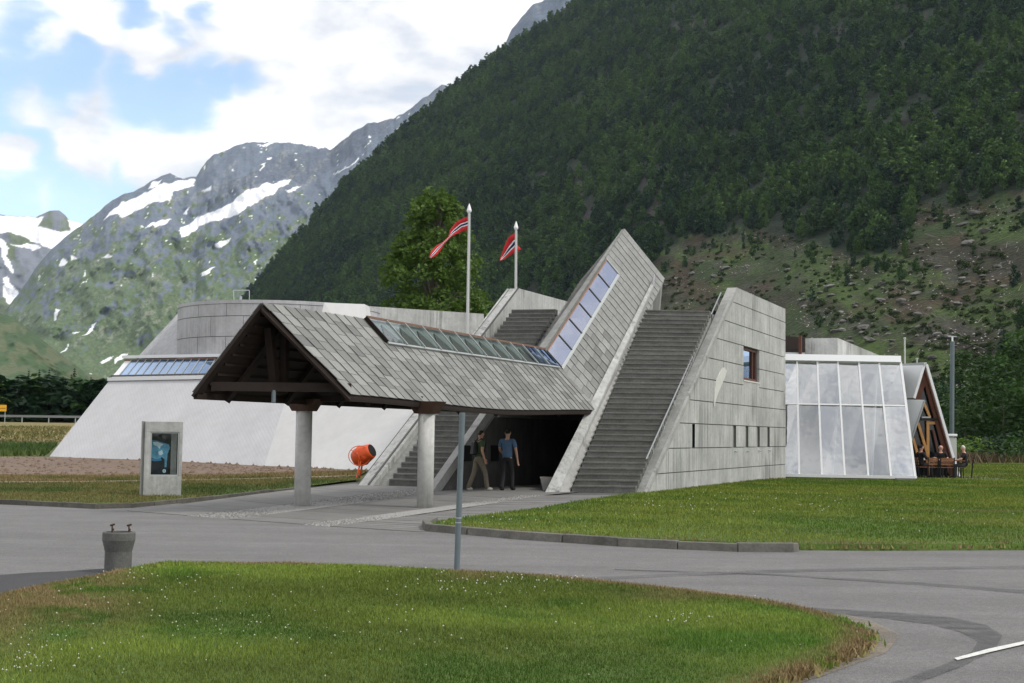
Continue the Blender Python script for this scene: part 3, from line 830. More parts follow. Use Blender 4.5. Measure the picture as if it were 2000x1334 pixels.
kerb([(838, 1022), (822, 1030), (824, 1037), (905, 1044), (1000, 1053), (1200, 1067), (1400, 1077), (1545, 1080), (1562, 1076)], 0, .125, .16, 1.0, M['kerbm'], 1)
kerb([(-600, 975), (-120, 981), (0, 985), (150, 992), (200, 995), (248, 993), (400, 978), (560, 961), (690, 944)], 0, .10, .14, 1.0, M['kerbd'], 1)

# ------------------------------------------------------------------ the museum
mus = thing('museum_building', 'grey concrete museum with a slate-tiled entrance canopy, long outdoor stairs and glass annex', 'museum', (0, 42, 0))
TAN = math.tan(math.radians(32.6))


def P3(base, s, z): return Vector((base.x + AX.x * s, base.y + AX.y * s, z))


# canopy + rising wing: a folded roof, ridge in the middle ---------------
E0 = at(683, 770, 27.1); L0 = at(378, 766, 26.4); R0 = at(510, 593, 26.5)
ze = E0.z
S1R = 15.2; S1E = 15.0


def eave(s):
    if s <= S1E: return P3(E0, s, ze - .13 * math.sin(math.pi * min(1, max(0, s / S1E))) ** 2)
    return P3(E0, s, ze + (s - S1E) * .70)


def ridge(s):
    if s <= S1R: return P3(R0, s, R0.z + .05 * math.sin(math.pi * s / S1R))
    return P3(R0, s, R0.z + (s - S1R) * .645)


def leave(s):
    if s <= S1E: return P3(L0, s, L0.z)
    return P3(L0, s, L0.z + (s - S1E) * .67)


END_E, END_R = S1E + 6.9, S1R + 7.5


def roofpt(u, t, part):   # u 0..1 along the part, t 0 ridge .. 1 eave
    if part == 'canopy': a = ridge(u * S1R); b = eave(u * S1E)
    else: a = ridge(S1R + u * (END_R - S1R)); b = eave(S1E + u * (END_E - S1E))
    return a.lerp(b, t)


canopy = MB()
# decking under the slates (both slopes)
def deck(mb, f, n, side, th=.05):
    for i in range(n):
        u0, u1 = i / n, (i + 1) / n; q = [f(u0, 0), f(u1, 0), f(u1, 1), f(u0, 1)]
        nr = (q[1] - q[0]).cross(q[3] - q[0]).normalized()
        if nr.z < 0: nr = -nr
        mb.hexa([p - Z * (th + .06) for p in q] + [p - Z * .025 for p in q])


deck(canopy, lambda u, t: roofpt(u, t, 'canopy'), 12, 1)
deck(canopy, lambda u, t: ridge(u * S1R).lerp(leave(u * S1E), t), 12, -1)
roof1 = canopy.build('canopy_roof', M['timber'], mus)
tw = MB()
deck(tw, lambda u, t: roofpt(u, t, 'tower'), 6, 1)
deck(tw, lambda u, t: ridge(S1R + u * (END_R - S1R)).lerp(leave(S1E + u * (END_E - S1E)), t), 6, -1)
roof2 = tw.build('tower_roof', M['concrete_dark'], mus)

n_slate = [0]


def lay(part, ncol, nrow, root, hole=None, left=False):
    """courses run from ridge to eave; the front edge of each course rides on the one before"""
    rest = MB()

    def pt_(u, t):
        if not left: return roofpt(u, t, part)
        s0, s1, e0, e1 = (0, S1R, 0, S1E) if part == 'canopy' else (S1R, END_R, S1E, END_E)
        return ridge(s0 + u * (s1 - s0)).lerp(leave(e0 + u * (e1 - e0)), t)
    for i in range(ncol):
        for j in range(nrow):
            u0, u1 = i / ncol, (i + 1) / ncol
            jt = ((i * 37) % 11) / 11 - .5
            t0 = 0 if j == 0 else (j + .5 * jt) / nrow; t1 = 1.012 if j == nrow - 1 else (j + 1 + .5 * jt) / nrow
            if hole:      # courses stop at the lower edge of the skylight
                cut = hole(u0, u1)
                if t1 <= cut + .02: continue
                t0 = max(t0, cut)
            g = .004; t1 -= g
            f0, f1 = random.uniform(-.06, .06) / ncol, random.uniform(-.06, .06) / ncol
            q = [pt_(u0 + f0, t0), pt_(u0 + f1, t1), pt_(u1 + .12 / ncol, t1), pt_(u1 + .12 / ncol, t0)]
            nr = (q[1] - q[0]).cross(q[3] - q[0]).normalized()
            if nr.z < 0: nr = -nr
            lf = .024 + random.uniform(-.004, .006); lo = .002; th = .014
            bot = [q[0] + nr * lf, q[1] + nr * lf, q[2] + nr * lo, q[3] + nr * lo]
            if n_slate[0] < 298 and not left:
                MB().hexa(bot + [p + nr * th for p in bot]).build('slate', M['slate'], root, origin=q[0]); n_slate[0] += 1
            else: rest.hexa(bot + [p + nr * th for p in bot])
    if rest.f: rest.build('slate_courses', M['slate'], root)['kind'] = 'stuff'


SKY0, SKY1 = 4.1 / S1R, 1.0
lay('canopy', 38, 8, roof1, lambda u0, u1: .285 if u0 > SKY0 - .02 else 0)
lay('tower', 26, 7, roof2, lambda u0, u1: .30 if u1 < .735 else 0)
lay('canopy', 38, 6, roof1, left=True); lay('tower', 26, 6, roof2, left=True)

# fascias and edge beam, gable timbers
ins = AX * .02
mb = MB()
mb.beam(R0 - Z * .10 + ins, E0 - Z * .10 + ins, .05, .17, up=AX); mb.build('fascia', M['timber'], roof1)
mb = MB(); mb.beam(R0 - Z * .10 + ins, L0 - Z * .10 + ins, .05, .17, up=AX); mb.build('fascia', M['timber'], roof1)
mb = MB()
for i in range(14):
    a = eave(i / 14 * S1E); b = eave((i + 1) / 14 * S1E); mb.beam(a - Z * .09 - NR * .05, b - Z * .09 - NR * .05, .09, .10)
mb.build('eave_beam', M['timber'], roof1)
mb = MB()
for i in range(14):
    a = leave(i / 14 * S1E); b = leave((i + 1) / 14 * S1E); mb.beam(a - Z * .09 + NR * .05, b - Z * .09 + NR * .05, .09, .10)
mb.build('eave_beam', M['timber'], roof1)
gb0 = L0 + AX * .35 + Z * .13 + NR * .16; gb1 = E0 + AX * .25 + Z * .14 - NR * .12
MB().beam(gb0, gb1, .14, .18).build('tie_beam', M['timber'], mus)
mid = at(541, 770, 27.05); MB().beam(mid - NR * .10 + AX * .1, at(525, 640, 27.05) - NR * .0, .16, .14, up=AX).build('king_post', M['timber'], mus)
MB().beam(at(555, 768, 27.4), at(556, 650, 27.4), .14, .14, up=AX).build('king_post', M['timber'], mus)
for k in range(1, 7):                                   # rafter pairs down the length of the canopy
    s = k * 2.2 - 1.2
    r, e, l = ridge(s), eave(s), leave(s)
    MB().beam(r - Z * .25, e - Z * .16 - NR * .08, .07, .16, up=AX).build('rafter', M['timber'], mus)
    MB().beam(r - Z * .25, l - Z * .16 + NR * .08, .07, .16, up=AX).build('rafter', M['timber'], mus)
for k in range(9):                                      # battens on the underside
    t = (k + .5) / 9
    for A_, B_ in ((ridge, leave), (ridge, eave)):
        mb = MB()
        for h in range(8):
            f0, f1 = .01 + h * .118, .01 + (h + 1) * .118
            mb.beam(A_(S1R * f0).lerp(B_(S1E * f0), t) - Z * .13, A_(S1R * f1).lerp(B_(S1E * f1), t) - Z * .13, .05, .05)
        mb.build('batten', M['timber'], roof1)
MB().tube([mid - AX * .12 + Z * .08, mid - AX * .12 - Z * .17], .045, 10).build('down_light', M['pole'], mus)
# columns with inverted timber caps
for bx, by, tx, ty, lab in ((590, 988, 591, 803, ''), (830, 992, 835, 808, '')):
    b = atz(bx, by, .02); Y = b.y; t = at(tx, ty, Y); r = .185
    c = MB().tube([Vector((b.x, b.y, -.02)), Vector((b.x, b.y, t.z + .02))], r, 28).build('column', M['column'], mus, smooth=False)
    for p in c.data.polygons: p.use_smooth = abs(p.normal.z) < .5
    zz = t.z; w0, w1 = .21, .39; h = .275
    q0 = [Vector((b.x, b.y, zz)) + NR * sx * w0 + AX * sy * .20 for sx, sy in ((-1, -1), (1, -1), (1, 1), (-1, 1))]
    q1 = [Vector((b.x, b.y, zz + h)) + NR * sx * w1 + AX * sy * .22 for sx, sy in ((-1, -1), (1, -1), (1, 1), (-1, 1))]
    MB().hexa(q0 + q1).build('column_cap', M['timber_cap'], c)
# cross beam on the column pair
ca = atz(590, 988, .02); cb = atz(830, 992, .02)
MB().beam(Vector((ca.x, ca.y, ze - .01)) - NR * .1, Vector((cb.x, cb.y, ze - .01)) - NR * .1, .16, .14).build('cross_beam', M['timber'], mus)


# skylight along the ridge: raised glass box with mullions
def skylight():
    nrm = lambda s: ((roofpt(min(s / S1R + .01, 1), .3, 'canopy') - roofpt(min(s / S1R, .99), .3, 'canopy')).cross(eave(5) - ridge(5))).normalized()
    nn = nrm(6); nn = nn if nn.z > 0 else -nn
    f = MB(); s0, s1 = 4.1, 15.0; up = nn * .09
    def pt(s, t): return ridge(s).lerp(eave(min(s * S1E / S1R, S1E)), t)
    f.beam(pt(s0, .01) + up + Z * .02, pt(s1, .01) + up + Z * .02, .05, .05)
    sk = f.build('skylight', M['copper'], mus)
    MB().beam(pt(s0, .0) + up * .8, pt(s0, .29) + up * .8, .04, .09, up=nn).build('end_board', M['timber'], sk)
    MB().beam(pt(s0, .30) + up * .5, pt(s1, .30) + up * .5, .05, .07, up=nn).build('sill', M['alu_grey'], sk)
    n = 12; L = s1 - s0
    for i in range(n):
        a, b = s0 + L * i / n, s0 + L * (i + 1) / n
        mb = MB(); q = [pt(a, .02), pt(b, .02), pt(b, .29), pt(a, .29)]; mb.hexa([p + up - nn * .012 for p in q] + [p + up for p in q]); mb.build('pane', M['pane_blue'] if i > 9 else M['pane_roof'], sk)
        if i: MB().beam(pt(a, .01) + up + nn * .01, pt(a, .30) + up + nn * .01, .035, .04, up=nn).build('mullion', M['alu_grey'], sk)
        # slanted truss plates seen through the glass
        mb = MB(); c = (a + b) / 2; th = AX * .03
        tri = [pt(a + .05, .28) + nn * .045, pt(b - .02, .28) + nn * .045, pt(c + .12, .06) + nn * .045]; mb.prism(tri, [p - nn * .025 for p in tri]); mb.build('truss_plate', M['joint'], sk)
    mb = MB(); q = [pt(s0, .0), pt(s1, .0), pt(s1, .3), pt(s0, .3)]; mb.hexa([p - nn * .012 for p in q] + [p + nn * .014 for p in q]); mb.build('lining', M['lining'], sk)
    # six panes up the rising wing
    fr = MB(); u1 = .72
    def tp(u, t): return roofpt(u, t, 'tower')
    X = tp(0, 1) - tp(0, 0); Yv = tp(1, 0) - tp(0, 0); nn2 = X.cross(Yv).normalized(); nn2 = nn2 if nn2.z > 0 else -nn2; up = nn2 * .07
    fr.beam(tp(0, .02) + up, tp(u1, .02) + up, .045, .05, up=nn2); sk2 = fr.build('skylight', M['copper'], mus)
    MB().beam(tp(0, .305) + up * .7, tp(u1, .305) + up * .7, .10, .05, up=nn2).build('sill', M['alu_grey'], sk2)
    for i in range(6):
        a, b = u1 * i / 6, u1 * (i + 1) / 6; mb = MB(); q = [tp(a, .03), tp(b, .03), tp(b, .29), tp(a, .29)]; mb.hexa([p + up - nn2 * .012 for p in q] + [p + up for p in q]); mb.build('pane', M['pane_tower'], sk2)
        MB().beam(tp(a, .03) + up + nn2 * .01, tp(a, .29) + up + nn2 * .01, .03, .03, up=nn2).build('mullion', M['joint'], sk2)
    MB().beam(tp(u1, .0) + up, tp(u1, .31) + up, .04, .06, up=nn2).build('end_board', M['alu_grey'], sk2)
    # concrete upstand along the ridge, on the far side
    mb = MB(); a0, a1 = ridge(S1R + .1), ridge(END_R); sd = -NR * .28
    mb.hexa([a0 - Z * .5, a1 - Z * .5, a1 - Z * .5 + sd * .35, a0 - Z * .5 + sd, a0 + Z * .05, a1 + Z * .02, a1 + Z * .0 + sd * .35, a0 + Z * .0 + sd]); mb.build('ridge_upstand', M['concrete_dark'], roof2)


M['pane_tower'] = glass('violet_grey_glass', (.78, .80, .92), .6, trans=(.3, .3, .4))
skylight()
# gable wall that closes the high end of the rising wing
mb = MB(); r, e, l = ridge(END_R), eave(END_E), leave(END_E)
ei = Vector((e.x, e.y, 0)) - NR * .75; mb.prism([r - AX * .1, e - AX * .1 - NR * .05, ei, Vector((l.x, l.y, 0)), l - AX * .1], [r + AX * .2 - Z * .1, e + AX * .2 - Z * .1 - NR * .1, ei + AX * .3, Vector((l.x, l.y, 0)) + AX * .3, l + AX * .2 - Z * .1]); mb.build('gable_wall', M['concrete_dark'], mus)

# stairs ------------------------------------------------------------------
def stairs(bl, br, tl, tr, n, m):
    """bl, br bottom left/right, tl, tr top left/right: n steps, each its own block"""
    st = MB(); bl0, br0 = Vector(bl), Vector(br)
    q = [bl0, br0, Vector(tr), Vector(tl)]
    st.hexa([Vector((p.x, p.y, -.02)) for p in q] + [Vector((p.x, p.y, max(0.0, p.z - .2))) for p in q])
    s = st.build('staircase', M['concrete_dark'], mus)
    for i in range(n):
        t0, t1 = i / n, (i + 1) / n
        a, b = bl0.lerp(Vector(tl), t0), br0.lerp(Vector(tr), t0); c, d = br0.lerp(Vector(tr), t1), bl0.lerp(Vector(tl), t1)
        z = bl0.z + (tl[2] - bl0.z) * t1; zb = z - (tl[2] - bl0.z) / n - .05
        nose = Vector((0, -.015, 0)); back = Vector((0, .06, 0)); z += random.uniform(-.004, .004); zn = z - .045
        lo = [a, b, c + back, d + back]; hi = [a + nose, b + nose, c + back, d + back]
        sm = MB(); sm.hexa([Vector((p.x, p.y, zb)) for p in lo] + [Vector((p.x, p.y, zn)) for p in lo], 0)
        sm.hexa([Vector((p.x, p.y, zn + .001)) for p in hi] + [Vector((p.x, p.y, z)) for p in hi], 1); sm.build('step', [m, M['lit_edge']], s)
    return s


rs = stairs(at(1117, 959, 37.8), at(1241, 963, 37.6), at(1264, 606, 45.5), at(1389, 609, 45.6), 36, M['step'])
LB_l = at(760, 946, 40.0); LB_r = at(862, 950, 39.6)
LT_l = P3(LB_l, 9.3, 6.23); LT_r = P3(LB_r, 9.3, 6.23)
stairs(LB_l, LB_r, LT_l, LT_r, 37, M['step'])

# stringer between the rising roof and the right stair
o0, m0, i0 = at(1064, 964, 37.3), at(1092, 962, 37.5), at(1112, 961, 37.75)
o1, m1, i1 = at(1279, 541, 46.7), at(1276, 560, 46.3), at(1266, 600, 45.8)
def low(p, z=-.03): return Vector((p.x, p.y, z))
mb = MB()
mb.prism([o0, m0, i0, low(i0), low(o0)], [o1, m1, i1, low(i1), low(i1) - NR * .12 - AX * .3])
mb.build('stringer', M['concrete_top'], mus)
# pale raised coping on top of the stringer
mb = MB(); mb.prism([o0 + Z * .02, m0 + Z * .05, m0 - Z * .03, o0 - Z * .03], [o1 + Z * .03, m1 + Z * .06, m1 - Z * .03, o1 - Z * .03]); mb.build('coping', M['concrete'], mus)
MB().tube([m1 + Z * .02, m1 + Z * .45 + AX * .05], .03, 8).build('rail_end', M['metal'], mus)

# right side wall ------------------------------------------------------------
W0 = at(1258, 963, 37.5); LEN = 19.15; ZT = 7.03; zw0 = .02
TW = (ZT - .1) / 10.75
sl = lambda z: max(0.0, (z - .1)) / TW       # start of the wall at height z (sloped end follows the stair)
zj = [.61, 1.34, 2.11, 2.85, 3.59, 4.30, 5.02, 5.72, 6.47]
zs = [zw0] + zj + [ZT]
def wpt(s, z, out=0.0): return Vector((W0.x + AX.x * s + NR.x * out, W0.y + AX.y * s + NR.y * out, z))
def s_of(px):   # where a pixel column meets the wall
    d = ray(px, 800); k = d.x / d.y
    return (k * W0.y - W0.x) / (AX.x - k * AX.y)
wS0, wS1 = s_of(1452), s_of(1483)
wZ0, wZ1 = 3.78, 5.02
TH = .32
core = MB()
def core_piece(sa, sb, z0, z1):
    """core block; the sloped end is followed when sa is None"""
    a0 = sl(z0) if sa is None else sa; a1 = sl(z1) if sa is None else sa
    lo = [wpt(a0, z0, -.08), wpt(sb, z0, -.08), wpt(sb, z0, -TH), wpt(a0, z0, -TH)]
    hi = [wpt(a1, z1, -.08), wpt(sb, z1, -.08), wpt(sb, z1, -TH), wpt(a1, z1, -TH)]
    core.hexa(lo + hi)
core_piece(None, LEN, -.02, wZ0); core_piece(None, wS0, wZ0, wZ1); core_piece(wS1, LEN, wZ0, wZ1); core_piece(None, LEN, wZ1, ZT - .02)
wall = core.build('side_wall', M['concrete_dark'], mus)
J = .014
niches = [s_of(p) for p in (1435, 1459, 1481.5, 1501)]
slit = s_of(1355)
for k in range(len(zs) - 1):
    z0, z1 = zs[k] + (J if k else 0), zs[k + 1] - (J if k < len(zs) - 2 else 0)
    cuts = [None]
    segs = []
    if k == 2:
        edges = [slit - .16, slit + .16]
        for s in niches: edges += [s - .22, s + .22]
        b = [None] + edges + [LEN]; segs = [(b[i], b[i + 1]) for i in range(0, len(b), 2)]
    elif z1 > wZ0 + .05 and z0 < wZ1 - .05:
        segs = [(None, wS0), (wS1, LEN)]
    else:
        mids = [random.choice([x for x in (4.5, 7.5, 9.5, 12, 14, 16) if x > sl(z1) + 1.5])]; b = [None] + mids + [LEN]
        segs = [(b[i], b[i + 1]) for i in range(len(b) - 1)]
    for (sa, sb) in segs:
        a0 = max(sl(z0) + .26, -9 if sa is None else sa + .006); a1 = max(sl(z1) + .26, -9 if sa is None else sa + .006); sb2 = sb - .006
        if max(a0, a1) >= sb2: continue
        def put(za, zb, s0a, s0b, s1):
            j = random.uniform(-.003, .003)
            lo = [wpt(s0a, za, j), wpt(s1, za, j), wpt(s1, za, -.085), wpt(s0a, za, -.085)]; hi = [wpt(s0b, zb, j), wpt(s1, zb, j), wpt(s1, zb, -.085), wpt(s0b, zb, -.085)]
            MB().hexa(lo + hi).build('concrete_panel', M['concrete'], wall)
        if k == 4 and segs[0] == (None, wS0) and False: pass
        put(z0, z1, a0, a1, sb2)
        if k == 4: pass
# window course just under the opening: fill up to the sill
put(zs[4] + J, wZ0 - .01, wS0 + .004, wS0 + .004, wS1 - .004)
# sloped end strip (smooth, follows the stair)
mb = MB(); mb.prism([wpt(sl(.0), -.02, .012), wpt(.25, -.02, .012), wpt(.25, -.02, -TH - .02), wpt(0, -.02, -TH - .02)], [wpt(sl(ZT), ZT + .01, .012), wpt(sl(ZT) + .3, ZT + .01, .012), wpt(sl(ZT) + .3, ZT + .01, -TH - .02), wpt(sl(ZT), ZT + .01, -TH - .02)])
mb.build('wall_end', M['concrete_top'], wall)
mb = MB(); mb.hexa([wpt(sl(ZT) + .31, ZT - .015, .0), wpt(LEN, ZT - .015, .0), wpt(LEN, ZT - .015, -TH), wpt(sl(ZT) + .31, ZT - .015, -TH), wpt(sl(ZT) + .31, ZT + .012, .0), wpt(LEN, ZT + .012, .0), wpt(LEN, ZT + .012, -TH), wpt(sl(ZT) + .31, ZT + .012, -TH)]); mb.build('coping', M['concrete_top'], wall)
# window in the wall
wf = MB(); wd = wS1 - wS0
for a, b in ((wpt(wS0 + wd * .93, wZ0 + .05, -.13), wpt(wS0 + wd * .93, wZ1 - .03, -.13)), (wpt(wS0 + .03, wZ0 + .06, -.13), wpt(wS1 - .03, wZ0 + .06, -.13)), (wpt(wS0 + .03, wZ1 - .07, -.13), wpt(wS1 - .03, wZ1 - .07, -.13)), (wpt(wS0 + wd * .72, wZ0 + .05, -.13), wpt(wS0 + wd * .72, wZ1 - .03, -.13))):
    wf.beam(a, b, .09, .09, up=AX if abs((b - a).z) > .1 else Z)
wfo = wf.build('window_frame', M['redwood'], wall)
mb = MB(); q = [wpt(wS0, wZ0 + .02, -.15), wpt(wS1, wZ0 + .02, -.15), wpt(wS1, wZ1, -.15), wpt(wS0, wZ1, -.15)]; mb.hexa([p - NR * .01 for p in q] + q); mb.build('pane', M['pane_blue'], wfo)
mb = MB(); mb.hexa([wpt(wS0 + .01, wZ0 - .05, .02), wpt(wS1 - .01, wZ0 - .05, .02), wpt(wS1 - .01, wZ0 - .05, -.22), wpt(wS0 + .01, wZ0 - .05, -.22), wpt(wS0 + .01, wZ0 + .0, .02), wpt(wS1 - .01, wZ0 + .0, .02), wpt(wS1 - .01, wZ0 + .05, -.22), wpt(wS0 + .01, wZ0 + .05, -.22)]); mb.build('window_sill', M['patch'], wall)
# pale raised patch, a slanted leaf shape lying on the wall
def onwall(px, py, out=.004):
    s = s_of(px); p = wpt(s, 0); d = at(px, py, p.y); return wpt(s, d.z, out)
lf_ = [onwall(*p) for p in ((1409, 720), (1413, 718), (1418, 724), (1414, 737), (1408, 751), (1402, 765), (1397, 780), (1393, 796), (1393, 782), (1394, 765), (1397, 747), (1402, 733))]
MB().prism(lf_, [p + NR * .03 for p in lf_]).build('pale_wall_patch', M['patch'], wall)
for s, w in [(slit, .16)] + [(s, .22) for s in niches]:  # dark sheets on back and cheek paint the shade inside the slots
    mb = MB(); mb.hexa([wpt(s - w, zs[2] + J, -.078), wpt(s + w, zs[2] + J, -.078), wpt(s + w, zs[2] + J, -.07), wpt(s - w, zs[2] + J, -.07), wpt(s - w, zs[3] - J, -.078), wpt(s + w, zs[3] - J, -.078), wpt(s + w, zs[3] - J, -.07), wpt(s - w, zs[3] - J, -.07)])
    mb.hexa([wpt(s + w - .02, zs[2] + .02, -.069), wpt(s + w - .002, zs[2] + .02, -.069), wpt(s + w - .002, zs[2] + .02, -.004), wpt(s + w - .02, zs[2] + .02, -.004), wpt(s + w - .02, zs[3] - .02, -.069), wpt(s + w - .002, zs[3] - .02, -.069), wpt(s + w - .002, zs[3] - .02, -.004), wpt(s + w - .02, zs[3] - .02, -.004)]); mb.build('slot_shade', M['black'] if s == slit else M['slot'], wall)
# little pipes under the niches
for s in niches: MB().tube([wpt(s, 1.22, -.02), wpt(s, 1.18, .09)], .03, 8).build('drain_pipe', M['metal'], wall)
# handrail on the stair side of the wall
ha, hb = wpt(.55, 0, -TH - .1), wpt(10.2, 0, -TH - .1)
ha, hb = at(1262, 897, 38.25), at(1408, 572, 47.35)
hr = MB().tube([ha, hb], .024, 10).build('handrail', M['rail'], mus)
for i in range(8):
    p = ha.lerp(hb, (i + .5) / 8); MB().tube([p, p + NR * .06 - Z * .22], .010, 6).build('bracket', M['metal'], hr)

# left side wall with its stair side visible --------------------------------
V0 = at(693, 946, 40.0); LLEN = 26; ZL = 7.2
vsl = lambda z: max(0, (z - V0.z)) / .632
def vpt(s, z, out=0.0): return Vector((V0.x + AX.x * s + NR.x * out, V0.y + AX.y * s + NR.y * out, z))
T1 = .85
mb = MB(); mb.prism([vpt(0, -.02), vpt(LLEN, -.02), vpt(LLEN, ZL), vpt(vsl(ZL), ZL)], [vpt(0, -.02, .5), vpt(LLEN, -.02, .5), vpt(LLEN, ZL, .5), vpt(vsl(ZL), ZL, .5)])
lw = mb.build('side_wall', M['concrete'], mus)
MB().beam(vpt(.0, V0.z + .012, .47), vpt(vsl(ZL) - .02, ZL, .47), .06, .03).build('groove', M['joint'], lw)
MB().beam(vpt(.0, V0.z + .012, .12), vpt(vsl(ZL) - .02, ZL, .12), .02, .012).build('groove', M['joint'], lw)
# lower inner kerb of the stair with its shadow gap
off = (LB_l - V0).dot(NR)
mb = MB(); sA = -.1
mb.prism([vpt(.45, -.02, .50), vpt(10.6, -.02, .50), vpt(10.6, 6.28, .50), vpt(.45 + .3, .3, .50)], [vpt(.45, -.02, off + .04), vpt(10.6, -.02, off + .04), vpt(10.6, 6.28, off + .04), vpt(.45 + .3, .3, off + .04)])
mb.build('stringer', M['concrete_dark'], mus)
# right-hand stringer of the left stair, which is also the tunnel's left wall
k0 = at(852, 962, 36.6) - NR * .38
def kpt(s, z, out=0.0): return Vector((k0.x + AX.x * s + NR.x * out, k0.y + AX.y * s + NR.y * out, z))
mb = MB(); mb.prism([kpt(0, -.02), kpt(6.3, -.02), kpt(6.3, 4.0), kpt(.0, .05)], [kpt(0, -.02, .22), kpt(6.3, -.02, .22), kpt(6.3, 4.0, .22), kpt(0, .05, .22)]); mb.build('stringer', M['concrete_top'], mus)
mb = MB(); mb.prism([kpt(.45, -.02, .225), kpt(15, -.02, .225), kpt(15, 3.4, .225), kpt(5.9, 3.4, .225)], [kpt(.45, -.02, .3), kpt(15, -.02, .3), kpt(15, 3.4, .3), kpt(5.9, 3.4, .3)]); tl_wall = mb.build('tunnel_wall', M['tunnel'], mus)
for pa, pb in ((905, 920), (959, 973)):
    d0, d1 = ray(pa, 880), ray(pb, 880)
    def sk_(d): k = d.x / d.y; bx, by = kpt(0, 0, .31).x, kpt(0, 0, .31).y; return (k * by - bx) / (AX.x - k * AX.y)
    s0_, s1_ = sk_(d0), sk_(d1)
    y_ = kpt(s0_, 0, .31).y; zt = at(pa, 870, y_).z; zb = at(pa, 901, y_).z
    mb = MB(); mb.hexa([kpt(s0_, zb, .302), kpt(s1_, zb, .302), kpt(s1_, zb, .34), kpt(s0_, zb, .34), kpt(s0_, zt, .302), kpt(s1_, zt, .302), kpt(s1_, zt, .34), kpt(s0_, zt, .34)]); mb.build('notice_frame', M['black'], tl_wall)
# right and end walls of the tunnel, under the stringer
r0 = at(1112, 961, 37.75)
mb = MB(); c = kpt(14, 0); d = Vector((4.9, 0, 0))
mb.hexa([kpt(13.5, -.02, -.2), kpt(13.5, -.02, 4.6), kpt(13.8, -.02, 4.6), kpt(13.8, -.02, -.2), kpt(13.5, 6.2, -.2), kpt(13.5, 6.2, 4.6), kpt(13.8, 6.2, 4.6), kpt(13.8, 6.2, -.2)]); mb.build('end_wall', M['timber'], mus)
# ceiling slab of the tunnel and roof terrace between the two side walls
mb = MB(); tz = 5.92
q = [LT_l, Vector((rs.location.x, 0, 0))]
a, b = vpt(10.3, tz, .5), wpt(sl(tz) + .2, tz, -TH); c, d = wpt(LEN, tz, -TH), vpt(LLEN - 1, tz, .5)
a2, b2 = vpt(10.3, tz, .5), Vector((6.9, 45.75, tz))
mb.hexa([p - Z * .3 for p in (a2, b2, c, d)] + [a2, b2, c, d]); mb.build('roof_terrace', M['concrete_dark'], mus)
mb = MB(); q0, q1 = vpt(12.2, 0, .5), kpt(13.6, 0, .3); mb.hexa([p - Z * .02 for p in (q0, q1, q1 + AX * .2, q0 + AX * .2)] + [p + Z * 5.6 for p in (q0, q1, q1 + AX * .2, q0 + AX * .2)]); mb.build('back_wall', M['concrete_dark'], mus)
# right flank of the tunnel roof: fills the space under the rising roof, and the wall on the stair side
mb = MB(); e0, e1 = eave(S1E - .3), eave(END_E - 1.6)
mb.prism([low(e0), e0 - Z * .15, e0 - Z * .15 - NR * .15, low(e0) - NR * .15], [low(e1), e1 - Z * .15, e1 - Z * .15 - NR * .15, low(e1) - NR * .15]); mb.build('flank_wall', M['concrete_dark'], mus)
mb = MB(); e0, e1 = leave(S1E - .3), leave(END_E)
mb.prism([low(e0, 2.2), e0 - Z * .05, e0 - Z * .05 + NR * .15, low(e0, 2.2) + NR * .15], [low(e1, 2.2), e1 - Z * .05, e1 - Z * .05 + NR * .15, low(e1, 2.2) + NR * .15]); mb.build('flank_wall', M['concrete_dark'], mus)

# left complex: sloping white walls, roof-light band, drum, parapet --------------
A = at(83, 892, 60); B = at(510, 911, 53); C_ = at(830, 921, 48.5)
A1 = at(213, 744, 63.8); B1 = at(572, 737, 57.0); C1 = at(880, 744, 53)
Dp = at(100, 880, 74); Dp.z = .4
mb = MB(); gl = lambda p: Vector((p.x, p.y, p.z - .4))
back0, back1 = Vector((-18, 74, 0)), Vector((-2, 66, 0))
mb.poly([gl(A), gl(B), B1, A1]); mb.poly([gl(A), A1, Vector((-17.5, 73, 4.05)), Vector((-19.5, 75, 0))]); mb.build('sloping_wall', M['white'], mus)
mb = MB(); mb.poly([gl(B), gl(C_), C1, B1]); mb.poly([A1, B1, C1, Vector((-2, 64, 4.0)), Vector((-17.5, 73, 4.05))]); mb.build('sloping_wall', M['white_plain'], mus)
# band of roof glass
A2 = at(247, 703, 65.3); B2 = at(590, 698, 58.4)
nb = (B1 - A1).cross(A2 - A1).normalized(); nb = nb if nb.y < 0 else -nb
fr = MB(); fr.beam(A1 + nb * .1, B1 + nb * .1, .1, .16); bandl = fr.build('roof_light', M['alu'], mus)
mb = MB(); mb.poly([A1 + nb * .02, B1 + nb * .02, B2 + nb * .02, A2 + nb * .02]); mb.build('flashing', M['alu'], bandl)
mb = MB(); mb.beam(A2 + nb * .15 + Z * .02 - (B2 - A2).normalized() * .1, B2 + nb * .15 + Z * .02, .22, .14); mb.build('eave_trim', M['alu'], bandl)
mb = MB(); mb.beam(A2 + nb * .12 - Z * .12, B2 + nb * .12 - Z * .12, .1, .1); mb.build('trim_underboard', M['copper'], bandl)  # brown strip under the eave trim
NP = 22
for i in range(1, NP):
    u0, u1 = i / NP, (i + 1) / NP
    def bp_(u, v): return (A1.lerp(B1, u)).lerp(A2.lerp(B2, u), v) + nb * .06
    g = .0016
    mb = MB(); q = [bp_(u0 + g, .22), bp_(u1 - g, .22), bp_(u1 - g, .92), bp_(u0 + g, .92)]; mb.hexa([p - nb * .015 for p in q] + q); mb.build('pane', M['pane_band'], bandl) if 'pane_band' in M else mb.build('pane', M['pane_blue'], bandl)
    MB().beam(bp_(u0, .2) + nb * .015, bp_(u0, .93) + nb * .015, .03, .04, up=nb).build('mullion', M['alu_grey'], bandl)
